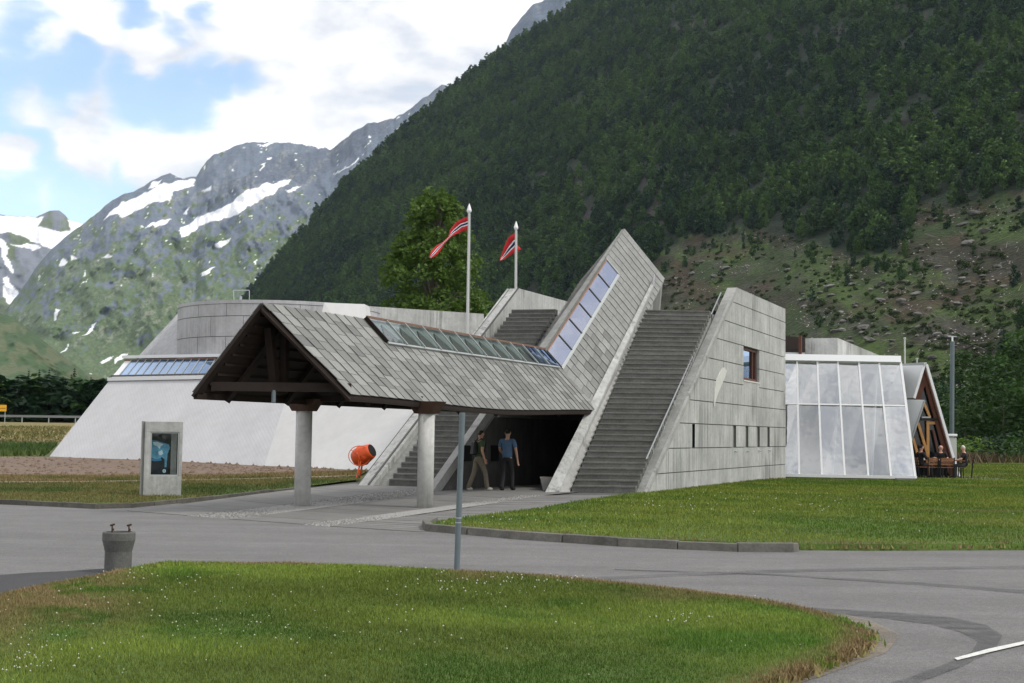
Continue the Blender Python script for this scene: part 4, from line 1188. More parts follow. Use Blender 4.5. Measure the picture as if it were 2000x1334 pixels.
MB().beam(A1.lerp(A2, .16) + nb * .09, B1.lerp(B2, .16) + nb * .09, .06, .06, up=nb).build('glazing_bar', M['joint'], bandl)
# upper sloping wall beside the drum
mb = MB(); u0_, u1_, u2_ = at(268, 698, 66.2), at(352, 607, 67.5), at(360, 698, 63.5)
mb.poly([u0_, at(470, 698, 61.5), at(470, 600, 64), u1_]); mb.poly([u0_, u1_, Vector((-13, 76, 8)), Vector((-15, 77, 4))]); mb.build('sloping_wall', M['concrete_band'], mus)
# drum with panelled rings
DC = Vector((-11.55, 66.2, 0)); DR = 5.0
zr = [3.9, 4.86, 6.05, 7.0, 7.58, 7.78]
mb = MB(); mb.lathe([(DR - .06, 3.5), (DR - .06, 7.7)], DC, n=72); drum = mb.build('drum', M['joint'], mus)
for k in range(4):
    z0, z1 = zr[k] + .014, zr[k + 1] - .014
    na = 9
    for i in range(na * 2):
        a0 = math.pi * 2 * (i + .5 * (k % 2)) / (na * 2) + .0025; a1 = math.pi * 2 * (i + 1 + .5 * (k % 2)) / (na * 2) - .0025
        if math.sin((a0 + a1) / 2) > .35: continue
        mb = MB()
        for j in range(6):
            b0, b1 = a0 + (a1 - a0) * j / 6, a0 + (a1 - a0) * (j + 1) / 6
            pt = lambda a, r, z: DC + Vector((math.cos(a) * r, math.sin(a) * r, z))
            mb.hexa([pt(b0, DR, z0), pt(b1, DR, z0), pt(b1, DR - .1, z0), pt(b0, DR - .1, z0), pt(b0, DR, z1), pt(b1, DR, z1), pt(b1, DR - .1, z1), pt(b0, DR - .1, z1)])
        mb.build('concrete_panel', M['concrete_band'], drum)
mb = MB(); mb.lathe([(DR + .03, 7.58), (DR + .03, 7.74), (DR - .4, 7.75)], DC, n=72); mb.build('rim', M['concrete_band'], drum)
# parapet running right from the drum
Pa, Pb = at(600, 590, 63.0), at(945, 613, 70)
dpar = (Pb - Pa).normalized()
mb = MB(); q = [low(Pa, 3.8), low(Pb, 3.8), low(Pb, 3.8) + Vector((0, .4, 0)), low(Pa, 3.8) + Vector((0, .4, 0)), Pa, Pb, Pb + Vector((0, .4, 0)), Pa + Vector((0, .4, 0))]; mb.hexa(q); par = mb.build('parapet', M['concrete'], mus)
mb = MB(); q = [Pa - Z * 1.45, Pb - Z * 1.45, Pb - Z * 1.41, Pa - Z * 1.41]; mb.hexa([p + Vector((0, -.012, 0)) for p in q] + [p + Vector((0, .02, 0)) for p in q]); mb.build('parapet_joint', M['joint'], par)
mb = MB(); a_, b_ = at(620, 625, 60.6), at(728, 630, 62.0); a_ = Vector((a_.x - .35, a_.y - .5, 4.0)); b_ = Vector((b_.x + .35, b_.y - .5, 4.0)); q = [a_, b_, at(712, 594, 62.6), at(633, 591, 61.2)]; mb.prism(q, [p + Vector((.1, 1.2, 0)) for p in q]); mb.build('white_roof_block', M['white_plain'], mus)  # white trapezoid block standing in front of the parapet
# small pipe frame on the drum roof
rf_ = MB(); p0, p1 = at(457, 586, 67), at(487, 586, 67); t0, t1 = at(456, 567, 67), at(487, 567, 67)
rf_.tube([p0, t0], .022, 6); rf_.tube([t0, t1], .022, 6); rf_.tube([t1, p1], .022, 6); rf_.tube([at(470, 586, 67), at(471, 579, 67)], .06, 8); rf_.build('roof_rail', M['metal'], mus)

# glass annex on the right ----------------------------------------------------
g0, g1 = at(1520, 935, 55.5), at(1788, 940, 54.46); h0, h1 = at(1520, 704, 57.7), at(1759, 708, 56.75)
g0.z = g1.z = .1
nf = (g1 - g0).cross(h0 - g0).normalized(); nf = nf if nf.y < 0 else -nf
fr = MB(); fr.beam(g0 + Z * .05, g1 + Z * .05, .12, .12); gw = fr.build('glass_wall', M['alu'], mus)
gpt = lambda u, v: g0.lerp(g1, u).lerp(h0.lerp(h1, u), v)
us = [0, .156, .323, .491, .662, .826, 1]
for i in range(6):
    for v0, v1 in ((.02, .605), (.625, .985)):
        q = [gpt(us[i], v0), gpt(us[i + 1], v0), gpt(us[i + 1], v1), gpt(us[i], v1)]; tilt = nf * random.uniform(-.06, .06)
        q = [q[0], q[1], q[2] + tilt, q[3] + tilt * .5]
        MB().hexa([p - nf * .03 for p in q] + [p - nf * .015 for p in q]).build('pane', M['pane'], gw)
for i, u in enumerate(us):
    MB().beam(gpt(u, 0), gpt(u, 1), .075 if i < 6 else .1, .09, up=nf).build('mullion', M['alu'], gw)
MB().beam(gpt(0, .615), gpt(1, .615), .06, .07, up=nf).build('transom', M['alu'], gw)
MB().beam(gpt(-.01, 1.02), gpt(1.004, 1.02), .3, .26, up=nf).build('head_trim', M['alu'], gw)
mb = MB(); bk = Vector((1.4, 6.5, 0)); q = [h0 + Z * .1, h1 + Z * .1, h1 + bk, h0 + bk]; mb.hexa([p - Z * .15 for p in q] + q); mb.build('annex_roof', M['alu'], mus)
mb = MB(); q = [low(g0, 0), low(g1, 0), low(g1, 0) + bk, low(g0, 0) + bk]; mb.hexa(q + [p + Z * .09 for p in q]); mb.build('annex_floor', M['slabm'], mus)
mb = MB(); q = [low(h0, 0) + bk, low(h1, 0) + bk]; mb.hexa([q[0], q[1], q[1] + Vector((0, .2, 0)), q[0] + Vector((0, .2, 0))] + [p + Z * 5.0 for p in (q[0], q[1], q[1] + Vector((0, .2, 0)), q[0] + Vector((0, .2, 0)))]); mb.build('annex_back_wall', M['concrete_dark'], mus)
for t in (.2, .5, .8):   # slanted white struts inside
    a = g0.lerp(g1, t) + Vector((0, 2.4, .0)); b = h0.lerp(h1, t + .06) + Vector((0, 1.0, -.1)); MB().tube([a, b], .06, 8).build('strut', M['alu'], mus)
# end wall of the right wing between side wall and annex, tall block behind, timber cabin on the roof
q = [at(1573, 661, 60.5), at(1636, 660, 60.2)]; r = P3(q[1], 14, q[1].z)
mb = MB(); mb.prism([low(q[0], 3), low(q[1], 3), low(r, 3), low(r, 3) - NR * 2.5], [q[0], q[1], r, r - NR * 2.5]); mb.build('upper_block', M['concrete'], mus)
cab = MB(); c0, c1 = at(1524, 697, 59), at(1572, 697, 59)
cab.hexa([low(c0, 4.6), low(c1, 4.6), low(c1, 4.6) + Vector((0, 2, 0)), low(c0, 4.6) + Vector((0, 2, 0)), at(1524, 655, 59.3), at(1572, 660, 59.3), at(1572, 660, 61), at(1524, 655, 61)])
cabin = cab.build('roof_cabin', M['timber'], mus)
for px in (1529, 1563): MB().beam(at(px, 697, 58.7), at(px, 655, 58.7), .14, .12, up=NR).build('post', M['redwood'], cabin)
MB().beam(at(1523, 683, 58.8), at(1572, 684, 58.8), .06, .05).build('board', M['black'], cabin)
MB().beam(at(1523, 691, 58.8), at(1572, 692, 58.8), .06, .14).build('board', M['alu_grey'], cabin)

# cafe porch: A-shaped gable
pY = 57.6; ap = at(1808, 713, pY); fr_ = at(1872, 936, pY); fr_.z = .05; fl_ = at(1742, 936, pY); fl_.z = .05
rb = Vector((-1.3, 3.2, 0)); ov = .0
mb = MB(); mb.hexa([ap, fr_, fr_ + rb, ap + rb] + [p + Vector((.1, 0, .04)) for p in (ap, fr_, fr_ + rb, ap + rb)]); porch = mb.build('porch_roof', M['alu'], mus)
le = ap.lerp(fl_, .30)
mb = MB(); mb.hexa([ap, le, le + rb, ap + rb] + [p + Vector((-.1, 0, .04)) for p in (ap, le, le + rb, ap + rb)]); mb.build('porch_roof', M['alu'], mus)
mb = MB(); q = [ap + Vector((-.03, .02, -.04)), fr_ + Vector((-.03, .02, 0)), fr_ + rb + Vector((-.03, 0, 0)), ap + rb + Vector((-.03, 0, -.04))]; mb.prism(q, [p + Vector((-.04, 0, -.02)) for p in q]); mb.build('soffit', M['redwood'], porch)
MB().beam(ap + Vector((-.02, -.02, .06)), ap + rb + Z * .06, .16, .12).build('ridge_cap', M['alu_grey'], porch)
for t in (.5,): MB().beam(ap.lerp(ap + rb, t) + Vector((-.1, -.02, .03)), le.lerp(le + rb, t) + Vector((-.1, -.02, .03)), .03, .03, up=Vector((0, -1, 0))).build('seam', M['alu_grey'], porch)
# soffits set inside the gable
ins_ = Vector((0, .12, 0))
mb = MB(); a_, b_ = ap - Z * .12 + ins_, fr_ + Vector((-.07, 0, 0)) + ins_; mb.prism([a_, b_, b_ + Vector((-.25, .0, 0)), a_ + Vector((-.0, 0, -.75))], [p + Vector((0, .1, 0)) for p in (a_, b_, b_ + Vector((-.25, .0, 0)), a_ + Vector((0, 0, -.75)))]); mb.build('barge_board', M['redwood'], porch)
mb = MB(); b_ = ap.lerp(fl_, .62) + ins_; mb.prism([a_, a_ - Z * .75, b_ + Vector((.2, 0, 0)), b_], [p + Vector((0, .1, 0)) for p in (a_, a_ - Z * .75, b_ + Vector((.2, 0, 0)), b_)]); mb.build('barge_board', M['redwood'], porch)
mb = MB(); q = [at(1770, 780, 56.9), at(1806, 781, 56.3), at(1781, 858, 56.5)]; mb.prism(q, [p + Vector((0, .08, 0)) for p in q]); wing_ = mb.build('folded_panel', M['alu'], mus)
MB().beam(at(1806, 782, 56.25), at(1780, 860, 56.45), .06, .1, up=Vector((0, -1, 0))).build('panel_trim', M['alu_grey'], wing_)
gy = 57.9
mb = MB(); q = [at(1808, 735, gy), at(1868, 937, gy), at(1748, 937, gy)]; mb.prism(q, [p + Vector((0, .02, 0)) for p in q]); pg = mb.build('gable_glazing', M['pane_porch'], mus) if 'pane_porch' in M else mb.build('gable_glazing', M['glassdark'], mus)
fo_ = [0]
def frame(p, q, w=.1, m='pine'): fo_[0] += 1; d_ = gy - .1 - .006 * fo_[0]; MB().beam(at(*p, d_), at(*q, d_), w, .1, up=Vector((0, -1, 0))).build('timber_frame', M[m], pg)
frame((1812, 822), (1812, 930), .12); frame((1809, 826), (1832, 826), .12); frame((1829, 824), (1856, 912), .11); frame((1793, 826), (1812, 890), .11); frame((1783, 856), (1797, 905), .11); frame((1804, 786), (1816, 815), .1)
frame((1822, 840), (1836, 905), .07, 'redwood'); frame((1797, 819), (1834, 819), .09, 'black'); frame((1800, 815), (1817, 815), .06, 'alu_grey')
mb = MB(); q = [at(1745, 936, 54.6), at(1905, 942, 54.6)]
tr_ = MB(); tr_.hexa([Vector(p) for p in ((15.7, 54.3, -.02), (20.4, 54.5, -.02), (20.4, 60.5, -.02), (15.7, 60.5, -.02))] + [Vector(p) for p in ((15.7, 54.3, .12), (20.4, 54.5, .12), (20.4, 60.5, .12), (15.7, 60.5, .12))]); tag(tr_.build('terrace', M['slabm']), kind='structure')
# flat planter just inside the tunnel mouth
# ------------------------------------------------------------------ mountains
def dirs(px, py):
    px = np.asarray(px, float); py = np.asarray(py, float)
    d = np.array(FW)[None] * F + np.array(RT)[None] * (px.reshape(-1, 1) - 1000) + np.array(UP)[None] * (667 - py.reshape(-1, 1))
    return d.reshape(px.shape + (3,))


def ip(x, L): a = np.array(L, float); return np.interp(x, a[:, 0], a[:, 1])


SIL1 = [(300, 790), (380, 700), (440, 625), (474, 592), (520, 535), (560, 486), (620, 418), (660, 370), (700, 328), (740, 293), (780, 258), (820, 224), (860, 188), (900, 156), (950, 118), (1000, 84), (1050, 54), (1090, 26), (1110, 10), (1180, -60), (1300, -140), (1700, -380), (2100, -560), (2600, -700)]
CLEAR = [(1190, 900), (1195, 640), (1240, 560), (1290, 508), (1335, 468), (1420, 448), (1500, 452), (1570, 470), (1690, 506), (1752, 500), (1770, 440), (1800, 398), (1870, 398), (1910, 378), (1970, 372), (2080, 380), (2120, 900)]


def m1_point(px, v):
    """hillside: pixel column and height fraction 0 foot .. 1 crest"""
    px = np.asarray(px, float); v = np.asarray(v, float)
    db = ip(px, [(300, 1500), (470, 1350), (700, 1000), (1000, 720), (1300, 560), (1600, 450), (2000, 370), (2600, 320)])
    dt = ip(px, [(300, 1750), (470, 1900), (1000, 2000), (1600, 1900), (2600, 1800)])
    d = db * (dt / db) ** v
    dv = dirs(px, ip(px, SIL1)); et = dv[..., 2] / dv[..., 1]; xt = dv[..., 0] / dv[..., 1]
    eb = -EYE / db
    # azimuth runs slightly down the slope; height as tangent
    rel = fbm(px * .006 - v * 1.2, v * 3.2, 5, 5) - .5
    rel2 = fbm(px * .02 - v * 2.5, v * 9, 15, 4) - .5
    sd = np.clip(v * (1 - v) * 4, 0, 1)
    e = eb + (et - eb) * (v ** .92) + sd * (rel * .018 + rel2 * .006)
    d = d * (1 + sd * (rel * .16 + rel2 * .05))
    x0 = (px - 1000) / F
    x = (x0 + (xt - x0) * v) * d
    return np.stack([x, d, e * d + EYE], -1)


pxs = np.linspace(300, 2600, 300); vs = np.linspace(0, 1, 130)
PXg, Vg = np.meshgrid(pxs, vs, indexing='ij')
P1 = m1_point(PXg, Vg)
qx, qy = proj_np(P1.reshape(-1, 3)); qx = qx.reshape(PXg.shape); qy = qy.reshape(PXg.shape)
wob = (fbm(qx * .02, qy * .02, 81, 3) - .5) * 50
clear = inpoly((qx + wob).ravel(), (qy + wob * .6).ravel(), CLEAR).reshape(qx.shape)
n1 = fbm(P1[..., 0] * .03, P1[..., 2] * .06, 83, 5); n2 = fbm(P1[..., 0] * .12, P1[..., 2] * .2, 85, 4); n3 = fbm(P1[..., 0] * .05, P1[..., 2] * .02, 87, 4)
under = np.array([.012, .022, .010]) * (.7 + .6 * n2[..., None])
rocky = ss(n3, .70, .78)[..., None]; under = under * (1 - rocky) + rocky * np.array([.034, .030, .026]) * (.6 + .8 * n2[..., None])
cc = np.array([.027, .044, .011]); cb = np.array([.026, .024, .012]); cg = np.array([.040, .066, .012]); gr = np.array([.055, .052, .042])
t1 = ss(n1, .4, .62)[..., None]; t2 = ss(n2, .55, .72)[..., None]; t3 = ss(fbm(P1[..., 0] * .08, P1[..., 2] * .1, 91, 4), .45, .60)[..., None]
cut = cc * (1 - t1) + cb * t1; cut = cut * (1 - t3) + cg * t3; cut = cut * (1 - t2 * .7) + gr * t2 * .7
rd = ss(fbm(P1[..., 0] * .07 + 9, P1[..., 2] * .14, 93, 4), .60, .70)[..., None] * .8; cut = cut * (1 - rd) + np.array([.05, .034, .02]) * rd
colm = np.where(clear[..., None], cut, under)
back = m1_point(pxs, np.ones_like(pxs)); bk1 = back.copy(); bk1[:, 1] *= 1.2; bk1[:, 0] *= 1.25; bk1[:, 2] *= .9; bk2 = bk1.copy(); bk2[:, 1] *= 1.5; bk2[:, 2] *= .2
Pm = np.concatenate([P1, bk1[:, None], bk2[:, None]], 1); colm = np.concatenate([colm, colm[:, -1:], colm[:, -1:]], 1)
M['hill'] = mat('hillside', attr='col', rough=.95, noise=[(.12, .3), (.45, .4), (1.6, .4)], bump=.9, bscale=.5)
M['hill'].node_tree.nodes['Bump'].inputs['Distance'].default_value = 1.5
tag(grid_mesh('forested_hill', Pm, M['hill'], colm), kind='structure')


def far_range(name, sil, d_top, d_base, base_py, nx, nv, seed, colfun, rough=1.0, x0=None, x1=None, pw=.9):
    xs = np.linspace(x0, x1, nx); v = np.linspace(0, 1, nv); PX_, V_ = np.meshgrid(xs, v, indexing='ij')
    dt = ip(PX_, d_top); db = ip(PX_, d_base)
    top = ip(PX_, sil); bot = ip(PX_, base_py)
    n = fbm(PX_ * .012 + V_ * 1.5, V_ * 4, seed, 6) - .5; n_ = fbm(PX_ * .05, V_ * 14, seed + 7, 5) - .5
    sd = np.clip(V_ * (1 - V_) * 5, 0, 1)
    top = top + (fbm(xs * .05, xs * 0, seed + 3, 4)[:, None] - .5) * 10 * rough
    py = bot + (top - bot) * V_ ** pw + sd * (n * 26 + n_ * 8) * rough
    d = db * (dt / db) ** V_ * (1 + sd * (n * .10 + n_ * .035) * rough)
    dv = dirs(PX_, py); P = dv / dv[..., 1:2] * d[..., None]; P[..., 2] += EYE
    col = colfun(PX_, py, V_, P, n, n_)
    bk = P[:, -1].copy(); bk[:, 1] *= 1.12; bk[:, 0] *= 1.12; bk[:, 2] *= .95; bk2 = bk.copy(); bk2[:, 1] *= 1.1; bk2[:, 2] = -5
    P = np.concatenate([P, bk[:, None], bk2[:, None]], 1); col = np.concatenate([col, col[:, -1:], col[:, -1:]], 1)
    return tag(grid_mesh(name, P, M['range'], col), kind='structure')


M['range'] = mat('mountain', attr='col', rough=.95, noise=[(.12, .15)], bump=.6, bscale=.06)
M['range'].node_tree.nodes['Bump'].inputs['Distance'].default_value = 8
SNOW2 = [[(352, 462), (354, 446), (395, 421), (440, 400), (478, 374), (520, 359), (570, 350), (556, 366), (520, 385), (498, 397), (470, 415), (432, 432), (402, 436), (376, 452)],
         [(205, 428), (232, 396), (290, 376), (320, 358), (345, 352), (381, 350), (378, 362), (338, 372), (333, 392), (295, 398), (262, 412), (238, 428), (236, 416)],
         [(286, 372), (300, 358), (318, 352), (312, 364)], [(392, 372), (410, 364), (412, 372), (398, 376)],
         [(300, 442), (318, 428), (338, 428), (324, 440), (306, 448)], [(355, 418), (368, 402), (364, 420)], [(280, 450), (300, 436), (316, 434), (296, 446)],
         [(415, 478), (435, 470), (452, 470), (448, 477), (420, 483)], [(390, 532), (405, 524), (420, 520), (410, 532), (392, 537)], [(202, 502), (212, 495), (224, 500), (206, 504)],
         [(120, 512), (124, 504), (133, 510), (128, 518), (118, 520)], [(134, 500), (145, 498), (150, 504), (140, 508)], [(560, 372), (575, 364), (592, 362), (580, 370), (566, 376)], [(508, 330), (516, 318), (519, 316), (512, 331)], [(520, 310), (530, 303), (526, 311)],
         [(500, 283), (515, 278), (560, 274), (600, 276), (632, 286), (622, 290), (590, 281), (540, 281)], [(160, 655), (178, 640), (190, 630), (182, 645), (163, 655)], [(106, 622), (112, 604), (120, 606), (110, 624)],
         [(195, 708), (206, 702), (222, 697), (216, 704), (198, 712)], [(226, 703), (240, 694), (250, 690), (246, 702), (224, 712)], [(118, 688), (138, 672), (128, 684)], [(140, 652), (155, 648), (146, 654)], [(650, 340), (676, 325), (712, 300), (690, 318), (664, 335)], [(720, 272), (724, 266), (727, 272)], [(500, 545), (512, 540), (506, 547)], [(168, 733), (178, 730), (180, 735), (172, 737)]]


def in_snow(px, py, polys, seed):
    w = (fbm(px * .06, py * .06, seed, 4) - .5) * 15; w2 = (fbm(px * .06, py * .06, seed + 9, 4) - .5) * 12
    r = np.zeros(px.size, bool)
    for q in polys: r |= inpoly((px + w).ravel(), (py + w2).ravel(), q)
    return r.reshape(px.shape)


def col2(px, py, v, P, n, n_):
    w = (px + py) * .7071; q = (py - px) * .7071                     # beds run from upper right to lower left
    g1 = fbm(w * .02, q * .008, 101, 4); gs = fbm(w * .10, q * .022, 103, 5); g5 = fbm(px * .35, py * .35, 109, 3); g6 = fbm(px * .09, py * .09, 113, 5)
    bed_tone = np.clip(.45 * gs + .30 * g5 + .25 * g6, 0, 1)  # rock tone from bedding streaks and fine noise
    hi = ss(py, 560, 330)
    rock = np.array([.145, .175, .22]); c = rock * (.45 + 1.15 * bed_tone)[..., None]  # distance haze put into the rock colour as blue
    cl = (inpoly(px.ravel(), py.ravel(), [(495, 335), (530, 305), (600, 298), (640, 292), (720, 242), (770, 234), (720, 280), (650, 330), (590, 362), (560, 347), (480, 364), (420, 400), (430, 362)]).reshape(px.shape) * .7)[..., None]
    c = c * (1 - cl) + np.array([.105, .125, .16]) * (.7 + .6 * g5[..., None]) * cl  # dark blue shadow on the flank painted into the rock colour
    gm = ss(g6 * .5 + gs * .3 + g5 * .2 + .10 - .20 * hi + .10 * ss(py, 560, 700) + .05 * (g1 - .5), .50, .57)[..., None] * (1 - cl * .8)
    c = c * (1 - gm) + np.array([.10, .145, .07]) * (.6 + .8 * g5[..., None]) * gm
    pl = (ss(gs * .6 + g5 * .4, .60, .66) * .55)[..., None]; c = c * (1 - pl) + np.array([.27, .265, .235]) * pl
    g2 = g6; g3 = g5
    s = in_snow(px, py, SNOW2, 111)[..., None]; sp = (ss(g3 * .4 + g2 * .6, .71, .74) * ss(py, 620, 500))[..., None]
    return np.where(s | (sp > .5), np.array([.86, .87, .89]), c)


SIL2 = [(-200, 720), (-60, 660), (0, 620), (40, 568), (70, 522), (110, 478), (160, 440), (190, 415), (218, 392), (260, 372), (290, 356), (318, 342), (332, 339), (348, 347), (384, 346), (394, 326), (404, 312), (440, 292), (480, 280), (560, 275), (605, 277), (645, 291), (690, 256), (730, 238), (770, 231), (800, 212), (862, 167), (882, 168), (900, 160), (950, 124), (985, 92), (1000, 58), (1040, 12), (1120, -40)]
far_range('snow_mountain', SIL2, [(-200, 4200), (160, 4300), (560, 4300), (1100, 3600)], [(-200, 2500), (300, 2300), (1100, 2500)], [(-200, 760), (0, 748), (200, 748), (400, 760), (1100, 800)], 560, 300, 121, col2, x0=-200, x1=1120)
SNOW3 = [[(-200, 415), (0, 420), (72, 424), (100, 418), (168, 438), (200, 470), (150, 470), (120, 480), (95, 486), (70, 475), (45, 462), (20, 455), (-200, 448)], [(0, 468), (12, 472), (16, 500), (28, 530), (22, 536), (8, 510), (-4, 480)],
         [(4, 575), (8, 540), (20, 545), (32, 568), (48, 590), (62, 594), (70, 580), (62, 562), (72, 560), (80, 574), (88, 572), (70, 596), (50, 622), (36, 612), (14, 590)], [(22, 480), (50, 475), (80, 482), (66, 490), (40, 483)]]


def col3(px, py, v, P, n, n_):
    g = fbm(px * .03, py * .03, 131, 5)[..., None]; c = np.array([.16, .175, .20]) * (.7 + .6 * g); gm = ss(fbm(px * .04, py * .03, 133, 4) + .25 * ss(py, 520, 640), .55, .66)[..., None]
    c = c * (1 - gm) + np.array([.12, .15, .075]) * gm
    rockk = inpoly(px.ravel(), py.ravel(), [(74, 442), (88, 420), (104, 411), (120, 413), (132, 428), (138, 450), (118, 453), (96, 447)]).reshape(px.shape)
    s = in_snow(px, py, SNOW3, 135) & ~rockk
    return np.where(s[..., None], np.array([.88, .89, .91]), c)


far_range('glacier_mountain', [(-300, 405), (0, 420), (72, 424), (86, 416), (98, 411), (116, 412), (126, 420), (136, 432), (166, 437), (200, 470), (280, 520), (400, 620)], [(-300, 6200), (400, 6200)], [(-300, 4600), (400, 4600)], [(-300, 690), (400, 690)], 240, 160, 141, col3, .6, -300, 400)


def col4(px, py, v, P, n, n_):
    g = fbm(px * .03 + py * .03, py * .05, 151, 5)[..., None]; c = np.array([.055, .095, .038]) * (.75 + .5 * g); t = ss(fbm(px * .05, py * .05, 153, 4), .55, .65)[..., None]
    return c * (1 - t) + np.array([.10, .12, .06]) * t


far_range('green_hill', [(-300, 560), (-60, 590), (0, 612), (30, 622), (60, 645), (100, 676), (140, 708), (170, 728), (230, 746), (320, 760)], [(-300, 2000), (320, 1700)], [(-300, 1250), (320, 1400)], [(-300, 795), (320, 795)], 200, 80, 161, col4, .5, -300, 320)

# ------------------------------------------------------------------ trees
M['leaf_dark'] = leafmat('dark_leaves', (.014, .040, .017), .45)  # leaf colours kept low to carry the cloud shade over the hill
M['leaf_mid'] = leafmat('mid_leaves', (.030, .068, .015), .45)
M['leaf_bright'] = leafmat('bright_leaves', (.055, .105, .022), .35)
M['leaf_big'] = leafmat('birch_leaves', (.088, .150, .030), .2)
M['needle'] = leafmat('needles', (.014, .026, .014), .3)
M['bark'] = mat('bark', (.12, .105, .085), .9, noise=(3, .3))
M['bark_dim'] = mat('grey_bark', (.10, .09, .075), .9, noise=(3, .3))
M['bark_pale'] = mat('pale_bark', (.30, .28, .25), .9, noise=[(6, .4)])


def leaf_mesh(name, C, R, per, size, m, seed, squash=.8, trunk=None):
    """crown of small leaf-clump faces scattered through blobs (centre C, radius R)"""
    rng = np.random.default_rng(seed); V = []
    for c, r in zip(C, R):
        k = max(3, int(per * r * r)); d = rng.normal(size=(k, 3)); d /= np.linalg.norm(d, axis=1)[:, None]
        p = np.array(c) + d * r * (rng.random(k) ** .4)[:, None] * np.array([1, 1, squash]); V.append(p)
    p = np.concatenate(V); n = len(p)
    a = rng.normal(size=(n, 3)); a[:, 2] *= .6; a /= np.linalg.norm(a, axis=1)[:, None]; b = rng.normal(size=(n, 3)); b -= a * (a * b).sum(1)[:, None]; b /= np.linalg.norm(b, axis=1)[:, None]
    s = size * rng.uniform(.6, 1.4, n)[:, None]
    Q = np.stack([p - a * s, p + b * s * .6, p + a * s, p - b * s * .6], 1).reshape(-1, 3)
    me = bpy.data.meshes.new(name); ob = np_mesh(name, Q, np.arange(4 * n).reshape(-1, 4), m); me2 = ob.data; bpy.data.objects.remove(ob); bpy.data.meshes.remove(me)
    return me2


def decid(seed, h=10, w=2.6, per=26, size=.42, m=None, low=.22, nb=16):
    rng = np.random.default_rng(seed); C = []; R = []
    for i in range(nb):
        t = low + (1 - low) * (i + rng.random()) / nb; rad = w * math.sin(math.pi * min(1, max(.06, (t - low * .6) / (1.04 - low * .6))) ** .8) * rng.uniform(.45, 1.0); a = rng.uniform(0, 6.28)
        C.append((math.cos(a) * rad * .75, math.sin(a) * rad * .75, t * h)); R.append(rng.uniform(.28, .55) * w * (1.15 - .5 * t))
    return leaf_mesh('crown', C, R, per, size, m or M['leaf_dark'], seed)


def conif(seed, h=10, w=2.3, m=None):
    rng = np.random.default_rng(seed); Q = []
    for i in range(26):
        t = .02 + .98 * i / 26; r = w * (1 - t) ** .85 + .08
        for k in range(10):
            a = rng.uniform(0, 6.28); L = r * rng.uniform(.7, 1.15); z = t * h; wd = .22 * r + .08; c, s = math.cos(a), math.sin(a)
            Q += [(0, 0, z + .25), (c * L * .5 - s * wd, s * L * .5 + c * wd, z - .08 * L), (c * L, s * L, z - .32 * L), (c * L * .5 + s * wd, s * L * .5 - c * wd, z - .08 * L)]
    ob = np_mesh('crown', np.array(Q), np.arange(len(Q)).reshape(-1, 4), m or M['needle']); me = ob.data; bpy.data.objects.remove(ob); return me


def trunk_mesh(h, r, m, seed=0):
    mb = MB(); rng = random.Random(seed); pts = [Vector((rng.uniform(-.1, .1) * i * h / 40, rng.uniform(-.1, .1) * i * h / 40, h * i / 6)) for i in range(7)]
    mb.tube(pts, [r * (1 - .8 * i / 6) for i in range(7)], 7); ob = mb.build('trunk', m); me = ob.data; bpy.data.objects.remove(ob); return me


DEC = [decid(200 + i, 7.6, w, 17, .5, mm, lw) for i, (w, lw, mm) in enumerate(((3.4, .04, M['leaf_dark']), (2.9, .06, M['leaf_dark']), (3.9, .03, M['leaf_mid']), (3.2, .05, M['leaf_mid']), (2.9, .04, M['leaf_bright'])))]
CON = [conif(300 + i) for i in range(3)]
TRK = trunk_mesh(6, .12, M['bark_dim'], 3); TRKC = trunk_mesh(8, .18, M['bark'], 4)


def tree(name, label, cat, loc, h, crown, trk, group, sx=1.0, rz=None):
    t = thing(name, label, cat, loc, group, random.uniform(0, 6.28) if rz is None else rz); s = h / 10; t.scale = (s * sx, s * sx, s)
    for nm, me in (('crown', crown), ('trunk', trk)):
        o = bpy.data.objects.new(nm, me); COL.objects.link(o); o.parent = t
    return t


